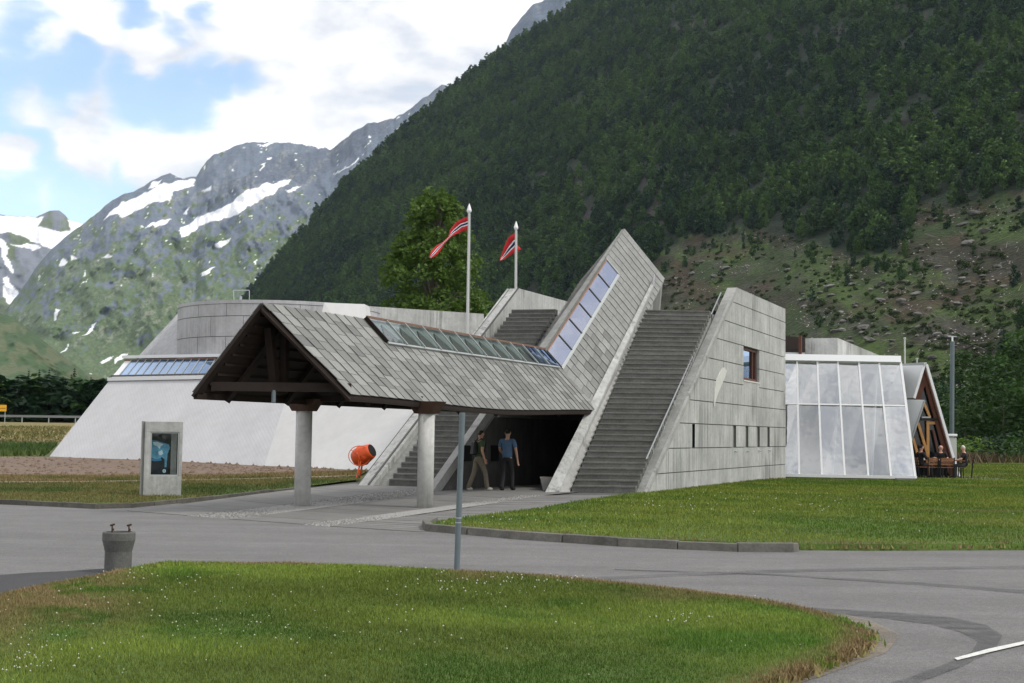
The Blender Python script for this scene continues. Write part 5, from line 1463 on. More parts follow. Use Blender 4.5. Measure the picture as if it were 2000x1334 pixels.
# the wood on the hillside: one mass, one point per tree
def gn_forest(name, P, rot, scl, idx, meshes):
    me = bpy.data.meshes.new(name); me.vertices.add(len(P)); me.vertices.foreach_set('co', np.asarray(P, np.float32).ravel())
    for nm, dat, ty in (('rotz', rot, 'FLOAT'), ('scl', scl, 'FLOAT'), ('idx', idx, 'INT')):
        a = me.attributes.new(nm, ty, 'POINT'); a.data.foreach_set('value', np.asarray(dat, np.int32 if ty == 'INT' else np.float32))
    ob = bpy.data.objects.new(name, me); COL.objects.link(ob)
    src = []
    for i, m_ in enumerate(meshes):
        so = bpy.data.objects.new('tree_form', m_); src.append(so)
    g = bpy.data.node_groups.new(name, 'GeometryNodeTree'); g.interface.new_socket('Geometry', in_out='INPUT', socket_type='NodeSocketGeometry'); g.interface.new_socket('Geometry', in_out='OUTPUT', socket_type='NodeSocketGeometry')
    N = g.nodes; L = g.links; gi = N.new('NodeGroupInput'); go = N.new('NodeGroupOutput'); ip_ = N.new('GeometryNodeInstanceOnPoints'); jn = N.new('GeometryNodeJoinGeometry')
    for so in src:
        oi = N.new('GeometryNodeObjectInfo'); oi.inputs['Object'].default_value = so; oi.inputs['As Instance'].default_value = True; L.new(oi.outputs['Geometry'], jn.inputs[0])
    def na(nm, ty):
        n = N.new('GeometryNodeInputNamedAttribute'); n.data_type = ty; n.inputs['Name'].default_value = nm; return n.outputs[0]
    cx = N.new('ShaderNodeCombineXYZ'); L.new(na('rotz', 'FLOAT'), cx.inputs[2])
    L.new(gi.outputs[0], ip_.inputs['Points']); L.new(jn.outputs[0], ip_.inputs['Instance']); ip_.inputs['Pick Instance'].default_value = True
    L.new(na('idx', 'INT'), ip_.inputs['Instance Index']); L.new(cx.outputs[0], ip_.inputs['Rotation']); L.new(na('scl', 'FLOAT'), ip_.inputs['Scale'])
    L.new(ip_.outputs[0], go.inputs[0])
    md = ob.modifiers.new('forest', 'NODES'); md.node_group = g
    return tag(ob, kind='stuff')


def with_trunk(me, trk):
    """crown and trunk as one mesh with two materials"""
    bm = bmesh.new(); bm.from_mesh(me); n = len(bm.faces); bm.from_mesh(trk); bm.faces.ensure_lookup_table()
    for i in range(n, len(bm.faces)): bm.faces[i].material_index = 1
    out = bpy.data.meshes.new('tree_form'); bm.to_mesh(out); bm.free(); out.materials.append(me.materials[0]); out.materials.append(trk.materials[0]); return out


FORMS = [with_trunk(m_, TRK) for m_ in DEC]
rng = np.random.default_rng(77)
NT = 60000
tv = rng.random(NT) ** .8; tpx = rng.uniform(380, 2130, NT); PT = m1_point(tpx, tv); PT[:, 0] += rng.normal(0, 2, NT)
# spacing in metres, so sample by the area each cell covers
dens = (PT[:, 1] / 1900) ** 2 * .9 + .10
sx_, sy_ = proj_np(PT)
wob = (fbm(sx_ * .02, sy_ * .02, 81, 3) - .5) * 50
incl = inpoly(sx_ + wob, sy_ + wob * .6, CLEAR)
n3t = fbm(PT[:, 0] * .05, PT[:, 2] * .02, 87, 4)
near_rim = incl & ~inpoly(sx_ + wob, sy_ - 62 + wob * .6, CLEAR)
keep = ((~incl) | (near_rim & (rng.random(NT) < .30))) & (rng.random(NT) < dens * .72) & (sy_ > -90) & (sx_ > 360) & (sx_ < 2120) & ~((n3t > .72) & (rng.random(NT) < .6))
PT = PT[keep]; n = len(PT); sxk, syk = sx_[keep], sy_[keep]
nr_ = near_rim[keep]; hh = np.where(nr_, .55, 1) * rng.uniform(10, 17, n) * (.8 + .4 * fbm(PT[:, 0] * .02, PT[:, 1] * .02, 99, 3)); hh *= np.where(PT[:, 1] > 1200, 1.0, 1.0)
# the nearest trees, along the lower rim of the wood, stand as single trees
rim = np.argsort(PT[:, 1] + 0 * syk); 
cand = [i for i in rim if 1190 < sxk[i] < 1990 and 250 < syk[i] < 860 and PT[i, 1] < 1150]
chosen = []
for i in cand:
    # just above the felled slope
    if inpoly(np.array([sxk[i]]), np.array([syk[i] + 34.]), CLEAR)[0]: chosen.append(i)
    if len(chosen) >= 150: break
# species come in patches: brighter birch runs, darker alder and spruce between
pat = fbm(PT[:, 0] * .012, PT[:, 1] * .012 + PT[:, 2] * .01, 171, 4); rr_ = rng.random(n) * .5 + pat
SPEC = np.where(rr_ < .62, 0, np.where(rr_ < .76, 1, np.where(rr_ < .88, 2, np.where(rr_ < .98, 3, 4))))
mask = np.ones(n, bool); mask[chosen] = False
gn_forest('hillside_wood', PT[mask] - np.array([0, 0, .4]), rng.uniform(0, 6.28, mask.sum()), hh[mask] / 10, SPEC[mask], FORMS)
for i in chosen:
    where = 'above the pointed slate roof' if sxk[i] < 1400 else 'above the windowed wall' if sxk[i] < 1570 else 'straight above the glass annex' if sxk[i] < 1765 else 'above the lamp mast'
    kd = random.randrange(5)
    tree('birch_tree', ('mid-green' if kd in (2, 3) else 'dark green') + ' tree on the lower rim of the hillside wood ' + where, 'tree', tuple(PT[i] - np.array([0, 0, .4])), float(hh[i]) * random.uniform(.95, 1.2), DEC[kd], TRK, 'trees along the lower rim of the hillside wood', random.uniform(.6, .85))


def hill_at(px, py):
    """point of the hillside seen at a pixel"""
    v = np.linspace(0, 1, 900); P = m1_point(np.full(900, float(px)), v); x, y = proj_np(P); i = int(np.argmin(np.abs(y - py))); P2 = m1_point(np.full(1, px + (px - x[i])), v[i:i + 1]); return Vector(P2[0])


# boulders, logs, low scrub on the felled slope
M['boulder'] = mat('granite', (.125, .12, .11), .95, noise=[(.5, .3), (2, .2)], rnd=.35)
M['log'] = mat('bleached_log', (.27, .25, .21), .9, rnd=.35)


def boulder_mesh(seed):
    bm = bmesh.new(); bmesh.ops.create_icosphere(bm, subdivisions=2, radius=1); r = random.Random(seed); o = Vector((r.uniform(0, 50), r.uniform(0, 50), 0))
    from mathutils import noise as mn
    for v in bm.verts:
        k = 1 + .45 * mn.noise(v.co * 1.2 + o); v.co = v.co * k; v.co.z *= .62; v.co.x *= 1.25
    me = bpy.data.meshes.new('boulder'); bm.to_mesh(me); bm.free(); me.materials.append(M['boulder']); return me


BM_ = [boulder_mesh(i) for i in range(5)]
spots = [(1335, 500), (1372, 512), (1352, 535), (1322, 545), (1395, 540), (1415, 525), (1300, 560), (1760, 590), (1790, 575), (1720, 588), (1690, 640), (1670, 600), (1640, 612), (1700, 665), (1620, 560), (1660, 520), (1830, 430), (1855, 425), (1880, 440), (1905, 418), (1925, 452), (1890, 475), (1850, 530), (1880, 545), (1920, 540), (1950, 520), (1960, 560), (1900, 560), (1730, 640), (1780, 640), (1830, 655), (1870, 660), (1660, 660), (1600, 610), (1570, 600), (1820, 700), (1800, 480), (1420, 480), (1460, 520)]
for i in range(80):
    px, py = spots[i] if i < len(spots) else (random.gauss(1700, 150), random.gauss(615, 60))
    if not (1290 < px < 1990 and 400 < py < 730): px, py = 1720 + random.uniform(-90, 120), 620 + random.uniform(-50, 60)
    p = hill_at(px, py); s = random.uniform(.9, 2.3) * (1.35 if i < 24 else .85)
    o = bpy.data.objects.new('boulder', BM_[i % 5]); COL.objects.link(o); o.location = p + Z * .2; o.scale = (s, s, s * random.uniform(.6, 1)); o.rotation_euler = (random.uniform(-.3, .3), random.uniform(-.3, .3), random.uniform(0, 6.28))
    where = 'above the pointed slate roof and the right stairs' if px < 1450 else 'above the tall concrete block behind the annex' if px < 1660 else 'above the right half of the glass annex' if px < 1800 else 'high above the lamp mast' if py < 560 else 'close above and beside the lamp mast'
    tag(o, ('large' if s > 1.9 else 'small') + ' grey boulder on the felled slope ' + where, 'boulder', 'boulders on the felled hillside')
mb = MB()
for i in range(420):
    px, py = random.uniform(1285, 1995), random.uniform(410, 780)
    if not inpoly(np.array([px]), np.array([py]), CLEAR)[0]: continue
    p = hill_at(px, py); a = random.uniform(0, 3.14); L = random.uniform(2, 6.5); d = Vector((math.cos(a), math.sin(a) * .6, random.uniform(-.5, .5))).normalized() * L
    mb.tube([p + Z * .5, p + d + Z * .5], [.14, .07], 5)
tag(mb.build('felled_branches', M['log']), kind='stuff')
stn = []; V = []
for i in range(4600):
    px, py = random.uniform(1285, 1999), random.uniform(400, 800)
    if not inpoly(np.array([px]), np.array([py]), CLEAR)[0] or vnoise(px * .03, py * .04, 8) < .45: continue
    stn.append((px, py))
stn = stn[:1500]; Vs = []; Fs = []
for px, py in stn:
    p = hill_at(px, py); r = random.uniform(.2, .65); k = len(Vs); R = [r * random.uniform(.5, 1.4) for _ in range(5)]
    Vs += [(p.x + R[0], p.y, p.z), (p.x - R[1], p.y, p.z), (p.x, p.y + R[2], p.z), (p.x, p.y - R[3], p.z), (p.x, p.y, p.z + R[4] * .55 + .1)]
    for f in ((0, 2, 4), (2, 1, 4), (1, 3, 4), (3, 0, 4)): Fs.append(tuple(k + j for j in f))
M['stone'] = mat('pale_stone', (.27, .26, .235), .95, noise=(.7, .5))
tag(np_mesh('hillside_stones', Vs, Fs, M['stone']), kind='stuff')
M['leaf_scrub'] = leafmat('scrub_leaves', (.036, .058, .014), .45)
SCR = leaf_mesh('scrub', [(0, 0, .5), (.8, .2, .5), (-.6, .5, .4)], [.9, .7, .6], 60, .3, M['leaf_scrub'], 9)
SCR2 = leaf_mesh('scrub', [(0, 0, .4), (.8, .2, .4), (-.6, .5, .3)], [.9, .7, .6], 60, .3, M['leaf_scrub'], 10)
ps = []
for i in range(2600):
    px, py = random.uniform(1270, 2010), random.uniform(390, 830)
    if inpoly(np.array([px]), np.array([py]), CLEAR)[0] and vnoise(px * .02 + 5, py * .03, 18) > .38: ps.append((px, py))
ps = ps[:1500]; pp_ = np.array([tuple(hill_at(*q)) for q in ps[:1500]])
gn_forest('hillside_scrub', pp_, rng.uniform(0, 6.28, len(pp_)), rng.uniform(.4, 1.5, len(pp_)), rng.integers(0, 2, len(pp_)), [SCR, SCR2])
for px, py, h in ((1585, 590, 9), (1600, 640, 8), (1470, 500, 8), (1760, 545, 9), (1790, 530, 8), (1980, 560, 11), (1995, 640, 13), (1960, 690, 12), (1730, 530, 10), (1690, 520, 10)):
    p = hill_at(px, py); tree('birch_tree', 'small dark tree left standing alone on the felled hillside', 'tree', p, h, DEC[random.randrange(5)], TRK, 'trees left standing on the felled hillside', .8)

# trees and bushes at the foot of the hill on the right
DECF = [decid(400 + i, 10, w, 60, .2, mm, lw, 22) for i, (w, lw, mm) in enumerate(((3.2, .04, M['leaf_mid']), (2.6, .06, M['leaf_dark']), (3.4, .05, M['leaf_mid']), (2.8, .1, M['leaf_mid']), (2.5, .05, M['leaf_dark'])))]
foot = [(1885, 150, 11.5, 0), (1925, 165, 12, 2), (1960, 150, 11, 3), (1995, 160, 14, 0), (2030, 150, 14, 2), (1840, 190, 11, 1), (1870, 210, 12, 4), (1905, 230, 13, 2), (1800, 260, 12, 0), (1760, 280, 12, 1), (1715, 300, 11, 2), (1945, 205, 15, 1), (1985, 190, 17, 0), (2020, 200, 18, 4), (1965, 240, 17, 2), (1850, 250, 12, 3), (1680, 320, 11, 0), (1995, 235, 19, 1)]
for px, Y, h, k in foot:
    p = at(px, 860, Y); tree('leafy_tree', ('front-row' if Y < 200 else 'back-row') + ' green tree at the foot of the hill ' + ('left of the lamp mast' if px < 1856 else 'just right of the lamp mast' if px < 1935 else 'at the right picture edge'), 'tree', (p.x, Y, 0), h, DECF[k], TRK, 'trees at the foot of the hill', random.uniform(1.0, 1.35))
BUSH = [leaf_mesh('foliage', [(0, 0, .6), (.7, .1, .5), (-.7, .2, .45), (.2, .5, .7), (-.3, -.3, .7)], [.75, .6, .6, .55, .5], 520, .06, m_, 40 + i) for i, m_ in enumerate((M['leaf_mid'], M['leaf_big'], M['leaf_dark']))]
for px, Y, s, k, lab in ((1905, 118, 2.2, 1, ''), (1940, 122, 1.9, 1, ''), (1880, 124, 1.7, 1, ''), (1990, 104, 2.6, 2, ''), (2030, 100, 2.9, 0, ''), (1965, 128, 2.2, 0, ''), (1920, 132, 2.0, 0, '')):
    p = at(px, 860, Y); o = bpy.data.objects.new('bush', BUSH[k]); COL.objects.link(o); o.location = (p.x, Y, 0); o.scale = (s * 1.25, s, s * .8); o.rotation_euler.z = random.uniform(0, 6)
    tag(o, {1: 'low yellow-green bush in the tall brown grass beyond the right lawn', 2: 'large dark green bush at the right edge beyond the lawn', 0: 'dark green bush beyond the lawn, partly behind others'}[k], 'bush', 'bushes beyond the right lawn')

# wood on the far left beyond the main road
for i in range(105):
    row = i % 3; px = -40 + (i / 105) * 330 + random.uniform(-8, 8); Y = (205, 235, 265)[row] + random.uniform(-8, 8)
    p = at(px, 820, Y); zg = float(gz(p.x, Y))
    tall_ = row == 2 and (45 < px < 215)
    if tall_: h = (10.4 if px < 150 else 9.0) * random.uniform(.8, 1.1) + .6
    else: h = random.uniform(7.6, 10.2)
    if tall_: tree('spruce_tree', 'dark pointed spruce in the far left wood, ' + ('left half of the row' if px < 120 else 'right half of the row, by the museum'), 'tree', (p.x, Y, zg - .2), h, CON[i % 3], TRKC, 'spruces of the far left wood', 1.15)
    else: tree('leafy_tree', 'rounded dark green tree of the far left wood, ' + ('above the yellow road sign' if px < 60 else 'midway between road sign and museum' if px < 130 else 'close beside the sloping white wall'), 'tree', (p.x, Y, zg - .4), h, DEC[i % 5] if i % 2 else DEC[0], TRK, 'leafy trees of the far left wood', 1.5)
p = at(270, 690, 130); tree('spruce_tree', 'small spruce top showing above the roof-light band, left of the drum', 'tree', (p.x, 130, 2.0), 6.8, CON[1], TRKC, None)

# big birch behind the museum
def big_birch():
    base = at(846, 860, 92); base.z = 0; h = at(838, 372, 92).z; root = thing('birch_tree', 'tall full-leaved birch rising behind the museum next to the flagpoles', 'tree', base)
    rg = random.Random(5); tb = MB(); tb.tube([base + Vector((rg.uniform(-.15, .15) * i * .4, rg.uniform(-.15, .15), h * .9 * i / 9)) for i in range(10)], [.3 * (1 - .9 * i / 9) for i in range(10)], 9); tb.build('trunk', M['bark_pale'], root)
    C = []; R = []; lb = MB()
    prof = [(.30, 3.4), (.42, 3.7), (.52, 3.3), (.62, 2.7), (.72, 2.2), (.82, 1.9), (.90, 1.5), (.97, .7)]
    for i in range(430):
        t = rg.uniform(.16, .985); w = float(np.interp(t, [.1, .3, .42, .55, .66, .76, .86, .94, 1.0], [3.9, 4.2, 4.1, 3.9, 3.6, 3.1, 2.4, 1.6, .4])); a = rg.uniform(0, 6.28); r = w * math.sqrt(rg.uniform(.12, 1)); sh = -.15 * (t - .45) 
        c = base + Vector((math.cos(a) * r + sh, math.sin(a) * r, t * h)); C.append(tuple(c)); R.append(rg.uniform(.5, 1.0) * (1.1 - .45 * t))
        if i % 3 == 0: lb.tube([base + Vector((0, 0, max(.12, t - .16) * h)), (base + Vector((0, 0, t * h)) + c) / 2, c], [.08, .045, .015], 5)
    lb.build('limbs', M['bark'], root)
    me = leaf_mesh('crown', [tuple(Vector(c) - base) for c in C], R, 210, .15, M['leaf_big'], 66, 1.0); o = bpy.data.objects.new('crown', me); COL.objects.link(o); o.parent = root


big_birch()
# main road on the left, guard rail, sign
mb = MB(); mb.poly([(-160, 152, 2.39), (-20, 152, 2.39), (-20, 160, 2.40), (-160, 160, 2.40)]); tag(mb.build('main_road', M['asphalt']), kind='structure')
gr_ = thing('guard_rail', 'long grey steel guard rail along the main road on the far left', 'guard rail', (-50, 150, 2.35))
mb = MB(); 
for dz in (.72, .60): mb.beam((-120, 150, 2.35 + dz), (-20, 150, 2.35 + dz), .06, .13)
mb.beam((-120, 150.03, 2.35 + .66), (-20, 150.03, 2.35 + .66), .03, .12); mb.build('rail', M['rail_far'], gr_)
for x in range(-118, -20, 3): MB().box((x, 150.08, 2.65), (.1, .08, .7)).build('post', M['metal'], gr_)
sg = at(4, 800, 148); ys = thing('road_sign', 'yellow direction sign on two posts at the left edge beyond the field', 'sign', (sg.x, 148, 2.0))
M['yellow'] = mat('yellow_sign', (.75, .38, .02), .5)
c = at(2, 797, 148); MB().box(c, (1.2, .05, .72)).build('sign_board', M['yellow'], ys)
MB().beam(c + Vector((-.52, -.03, -.02)), c + Vector((.52, -.03, -.02)), .01, .05).build('line', M['black'], ys)
for dx in (-.45, .45): MB().tube([(c.x + dx, 148.06, 2.0), (c.x + dx, 148.06, c.z + .3)], .04, 6).build('post', M['metal'], ys)
# ------------------------------------------------------------------ objects near the camera
# concrete pipe used as a bollard
b = atz(230, 1118, .0); bol = thing('pipe_bollard', 'concrete drain pipe stood on end beside the road, two iron lifting eyes on top', 'bollard', b)
k_ = b.y / F; hb_ = 78 * k_; r0_, r1_ = 25.5 * k_, 31 * k_
MB().lathe([(r0_, -.03), (r0_, hb_ * .52), (r0_ * 1.03, hb_ * .56), (r1_ * .97, hb_ * .76), (r1_, hb_ * .80), (r1_ * 1.0, hb_ * .97), (r1_ * .96, hb_), (r1_ * .80, hb_), (r1_ * .78, hb_ * .9), (r1_ * .78, hb_ * .55)], b, n=40).build('pipe', M['pipe'] if 'pipe' in M else M['concrete_dark'], bol, smooth=False)
for dx in (-.09, .11):
    p = b + Vector((dx, .02, hb_ * .9)); e = MB(); e.tube([p, p + Z * .12], .010, 6); e.tube([p + Z * .12 + Vector((-.025, 0, 0)), p + Z * .125 + Vector((.03, 0, .01))], .012, 6); e.tube([p + Z * .07, p + Z * .075 + Vector((.02, 0, 0))], .014, 6); e.build('lifting_eye', M['rust'], bol)
# leaning sign post without a sign
p0, p1 = atz(892, 1114, .0), None; p1 = at(903, 808, p0.y + .03)
sp = thing('sign_post', 'bare grey steel sign post without a sign, leaning slightly at the lawn edge', 'post', p0)
MB().tube([p0 - Z * .05, p1], .0365, 16).build('pole', M['pole'], sp)
MB().lathe([(.036, 0), (.036, .012), (.030, .016)], p1 - Z * .004, n=16).build('end_cap', M['pole'], sp)
for t in (.30, .33): MB().lathe([(.039, 0), (.039, .012)], p0.lerp(p1, t), n=16).build('clamp_ring', M['metal'], sp)
# poster kiosk
c0 = atz(279, 970, .08); fx = Vector((math.cos(.36), math.sin(.36), 0)); fy = Vector((-fx.y, fx.x, 0))
KW = .90; KH = 146 / F * c0.y; KD = .34
ki = thing('display_case', 'upright concrete display case with a blue glacier poster behind glass, on the left verge', 'display case', c0 + fx * KW / 2)
def kp(x, y, z): return Vector((c0.x, c0.y, c0.z)) + fx * x + fy * y + Z * z
body = MB()
def kb(mb, x0, x1, y0, y1, z0, z1): mb.hexa([kp(x0, y0, z0), kp(x1, y0, z0), kp(x1, y1, z0), kp(x0, y1, z0), kp(x0, y0, z1), kp(x1, y0, z1), kp(x1, y1, z1), kp(x0, y1, z1)])
wx0, wx1, wz0, wz1 = .14, .82, .50, KH * .86
kb(body, 0, KW, 0, KD, -.1, wz0); kb(body, 0, wx0, 0, KD, wz0, wz1); kb(body, wx1, KW, 0, KD, wz0, wz1); kb(body, 0, KW, 0, KD, wz1, KH); kb(body, wx0, wx1, .26, KD, wz0, wz1)
kbo = body.build('case', M['concrete'], ki, bevel=.006)
back_ = MB(); kb(back_, -.045, -.005, .10, KD + .05, -.1, KH + .005); back_.build('side_panel', M['concrete_top'], ki); g_ = MB(); kb(g_, -.006, .001, .02, .09, -.05, KH - .02); g_.build('groove', M['joint'], ki)
fr = MB()
for a in ((wx0, wx0 + .03, wz0, wz1), (wx1 - .03, wx1, wz0, wz1), (wx0 + .03, wx1 - .03, wz0, wz0 + .03), (wx0 + .03, wx1 - .03, wz1 - .03, wz1)): kb(fr, a[0], a[1], .02, .05, a[2], a[3])
fr.build('frame', M['alu_grey'], ki)
kb_ = MB(); kb(kb_, wx0 + .0, wx1, .235, .255, wz0, wz1); lin = kb_.build('lining', M['black'], ki)
po = MB(); kb(po, wx0 + .05, wx0 + .50, .215, .232, wz0 + .05, wz1 - .05); pos = po.build('poster', M['poster_dark'], ki)
def ps_(pts, m, off=.003):
    mb = MB(); PW, PH = .45, wz1 - wz0 - .1
    q = [kp(wx0 + .05 + u * PW, .215 - off, wz0 + .05 + v * PH) for u, v in pts]; mb.prism(q, [p - fy * .002 for p in q]); mb.build('print', m, pos)
ps_([(0, .40), (.35, .34), (.55, .42), (.7, .36), (.72, .15), (.82, .17), (.85, .5), (.98, .66), (.9, .74), (.6, .78), (.3, .83), (0, .85)], M['poster_mid'])
ps_([(.05, .80), (.3, .80), (.62, .74), (.5, .70), (.42, .62), (.28, .70), (.1, .72)], M['poster_pale'], .006)
ps_([(.35, .54), (.55, .60), (.62, .5), (.5, .46), (.4, .47)], M['poster_pale'], .006)
ps_([(.0, .38), (.3, .36), (.5, .40), (.55, .33), (.2, .31), (0, .33)], M['poster_deep'], .006)
ps_([(.70 + .09 * math.cos(a), .065 + .045 * math.sin(a)) for a in np.linspace(0, 6.28, 14)[:-1]], M['poster_pale'], .006)
ps_([(.70 + .04 * math.cos(a), .065 + .02 * math.sin(a)) for a in np.linspace(0, 6.28, 9)[:-1]], M['poster_deep'], .010)
gl_ = MB(); kb(gl_, wx0 + .03, wx1 - .03, .03, .036, wz0 + .03, wz1 - .03); gl_.build('pane', M['pane_clear'], ki)
strip_ = MB(); kb(strip_, wx1 - .17, wx1 - .03, .2, .22, wz0 + .03, wz1 - .03); strip_.build('notice_strip', M['concrete'], ki)
# trough beside the tunnel wall
q = [atz(1063, 966, .1), atz(1078, 966, .1)]
tp = at(1068, 962, 38.6); tr = thing('planter', 'low grey concrete trough at the right side of the dark entrance', 'planter', tp)
mb = MB(); h_ = .44; mb.hexa([tp + Vector((-.10, -.15, 0)), tp + Vector((.22, -.15, 0)), tp + Vector((.22, .25, 0)), tp + Vector((-.10, .25, 0))] + [tp + Vector((-.20, -.25, h_)), tp + Vector((.28, -.25, h_)), tp + Vector((.28, .35, h_)), tp + Vector((-.20, .35, h_))]); mb.build('trough', M['concrete_top'], tr)
mb = MB(); mb.hexa([tp + Vector((-.15, -.2, h_)), tp + Vector((.23, -.2, h_)), tp + Vector((.23, .3, h_)), tp + Vector((-.15, .3, h_))] + [tp + Vector((-.15, -.2, h_ + .01)), tp + Vector((.23, -.2, h_ + .01)), tp + Vector((.23, .3, h_ + .01)), tp + Vector((-.15, .3, h_ + .01))]); mb.build('fill', M['soil'], tr)
# concrete mixer
mp_ = Vector((at(700, 921, 45).x, 45, float(gz(at(700, 921, 45).x, 45)) + .05)); mx_ = thing('concrete_mixer', 'orange concrete mixer standing by the white wall left of the stairs', 'mixer', mp_)
kk = mp_.y / F
dc = at(709, 889, mp_.y); axd = Vector((.80, -.35, .42)).normalized(); Rm = Z.rotation_difference(axd).to_matrix()
rr = 19 * kk
dr = MB().lathe([(rr * .35, -20 * kk), (rr * .78, -19 * kk), (rr * .98, -10 * kk), (rr * 1.0, 2 * kk), (rr * .80, 17 * kk), (rr * .70, 22 * kk)], dc, Rm, 28).build('drum', M['orange'], mx_, smooth=False)
for p in dr.data.polygons: p.use_smooth = len(p.vertices) == 4
MB().lathe([(rr * .66, 21 * kk), (rr * .66, 22.8 * kk)], dc, Rm, 24).build('mouth', M['black'], mx_)
MB().lathe([(rr * 1.02, -3 * kk), (rr * 1.06, -2 * kk), (rr * 1.06, 0), (rr * 1.02, 1 * kk)], dc, Rm, 28).build('gear_ring', M['orange'], mx_)
wc = at(702, 890, mp_.y - .35); RW = 20 * kk; pts = [wc + Vector((math.cos(a) * RW, .12 * math.cos(a), math.sin(a) * RW * .95)) for a in np.linspace(0, 6.2832, 33)]
w_ = MB(); w_.tube(pts, .014, 6, cap=False); 
for a in (.4, 2.5, 4.6): w_.tube([wc, wc + Vector((math.cos(a) * RW, .12 * math.cos(a), math.sin(a) * RW * .95))], .012, 6)
w_.build('tilting_wheel', M['orange'], mx_)
MB().lathe([(.13, -.05), (.13, .08), (.05, .1)], wc + Vector((.12, .12, 0)), Matrix.Rotation(math.radians(90), 3, 'X'), 18).build('motor_housing', M['orange'], mx_)
for d in ((-.02, -.25), (-.02, .4), (.55, .1)):
    MB().tube([dc + Vector((d[0], d[1], -.1)), Vector((mp_.x + d[0] * 1.2, mp_.y + d[1] * 1.4, mp_.z - .02))], .03, 8).build('leg', M['orange'], mx_)
# flagpoles with pennants
def flagpole(px, ytop, Y, label, plabel, side):
    t = at(px[0], ytop, Y); b0 = at(px[1], 700, Y); b0.z = 0; r = .055; root = thing('flagpole', label, 'flagpole', b0)
    MB().tube([b0, t - Z * .28], [r * 1.35, r], 12).build('pole', M['polew'], root)
    MB().lathe([(r * .9, -.30), (r * 1.9, -.22), (r * 2.0, -.16), (r * 1.2, 0.0), (.008, .16)], t, n=14).build('cap', M['alu'], root)
    fl = thing('pennant', plabel, 'flag', t - Z * .6); MB().tube([t - Z * .35 + Vector((r * 1.3, -.02, 0)), b0 + Z * 1 + Vector((r * 2, -.02, 0))], .006, 5).build('halyard', M['polew'], root)
    C_ = [at(x, y, Y + dy) for x, y, w, dy, tw in side]; Wd = [w / F * Y for x, y, w, dy, tw in side]; Tw = [tw for *_, tw in side]
    fr_ = [0, .34, .43, .57, .66, 1]; mb = MB(); NS = 30; rows = []
    ts = np.linspace(0, 1, len(C_)); 
    for i in range(NS + 1):
        u = i / NS; c = Vector([float(np.interp(u, ts, [q[k] for q in C_])) for k in range(3)]); w = float(np.interp(u, ts, Wd)); tw = float(np.interp(u, ts, Tw))
        d = (C_[min(len(C_) - 1, int(u * (len(C_) - 1)) + 1)] - C_[int(min(u, .999) * (len(C_) - 1))]).normalized(); n = Vector((-d.z, 0, d.x)); n = n if n.z > 0 else -n
        if i == 0: n = Z
        n2 = n * math.cos(tw) + Vector((0, 1, 0)) * math.sin(tw); rip = Vector((0, .07 * math.sin(u * 11), 0)) * (1 if i else 0)
        rows.append([c + rip + n2 * w * (.5 - f) for f in fr_])
    nm = ('field', 'stripe', 'blue_stripe', 'stripe', 'field'); ms = (M['red'], M['flagw'], M['flagb'], M['flagw'], M['red'])
    for k in range(5):
        mb = MB()
        for i in range(NS): mb.poly([rows[i][k], rows[i + 1][k], rows[i + 1][k + 1], rows[i][k + 1]])
        o = mb.build(nm[k], ms[k], fl, smooth=True); sm = o.modifiers.new('cloth', 'SOLIDIFY'); sm.thickness = .008
    return root
M['red'] = mat('red_cloth', (.50, .025, .03), .8); M['flagw'] = mat('white_cloth', (.75, .75, .75), .8); M['flagb'] = mat('blue_cloth', (.012, .02, .10), .8)
flagpole((916.5, 912), 404, 60, 'tall steel flagpole in front of the birch, the taller and left of two', 'long red, white and blue pennant hanging far out from the left flagpole',
         [(914, 436, 27, 0, 0), (900, 440, 25, .1, .15), (886, 452, 20, .2, .5), (878, 463, 12, .2, 1.1), (866, 475, 11, .1, 1.0), (856, 484, 15, 0, .3), (847, 495, 13, -.1, 0), (840, 504, 5, -.1, .3)])
flagpole((1008, 1007.5), 438, 66, 'steel flagpole rising behind the upper left stair wall, the shorter-looking right one', 'short drooping red, white and blue pennant on the right flagpole',
         [(1006, 474, 40, 0, 0), (1001, 480, 34, .1, .2), (994, 488, 26, .2, .3), (985, 499, 14, .2, .5), (977, 509, 4, .1, .4)])
# lamp mast and thin masts on the right
mb_ = at(1858, 872, 72); tpm = at(1860, 658, 72); mr_ = thing('lamp_mast', 'grey steel mast with a small crosspiece on top, behind the cafe porch', 'mast', (mb_.x, 72, 0))
MB().tube([Vector((mb_.x, 72, 0)), tpm - Z * .25], [.125, .115], 12).build('pole', M['pole'], mr_)
MB().tube([tpm - Z * .25, tpm], .05, 8).build('stub', M['alu'], mr_); MB().beam(tpm + Vector((-.22, 0, .02)), tpm + Vector((.22, 0, .02)), .05, .05).build('crosspiece', M['metal'], mr_)
bx = at(1853, 876, 66); sb = thing('service_box', 'pale grey box with a lid at the foot of the mast, right of the porch', 'box', (bx.x, 66, 0)); MB().box((bx.x, 66, bx.z / 2 + .27), (.62, .5, bx.z + .54)).build('cabinet', M['alu_grey2'], sb, bevel=.02); MB().box((bx.x - .02, 66, bx.z + .66), (.72, .6, .12)).build('lid', M['alu'], sb, bevel=.02)
for px, y0, Y, lab in ((1767, 662, 75, 'thin pale mast behind the glass annex, near its right end'), (1791, 702, 74, 'short thin pale mast just left of the porch ridge')):
    t = at(px, y0, Y); m_ = thing('thin_mast', lab, 'mast', (t.x, Y, 0)); MB().tube([Vector((t.x, Y, 0)), t], .045, 6).build('pole', M['patch'], m_); MB().tube([t, t + Z * .08], .075, 8).build('cap', M['patch'], m_)

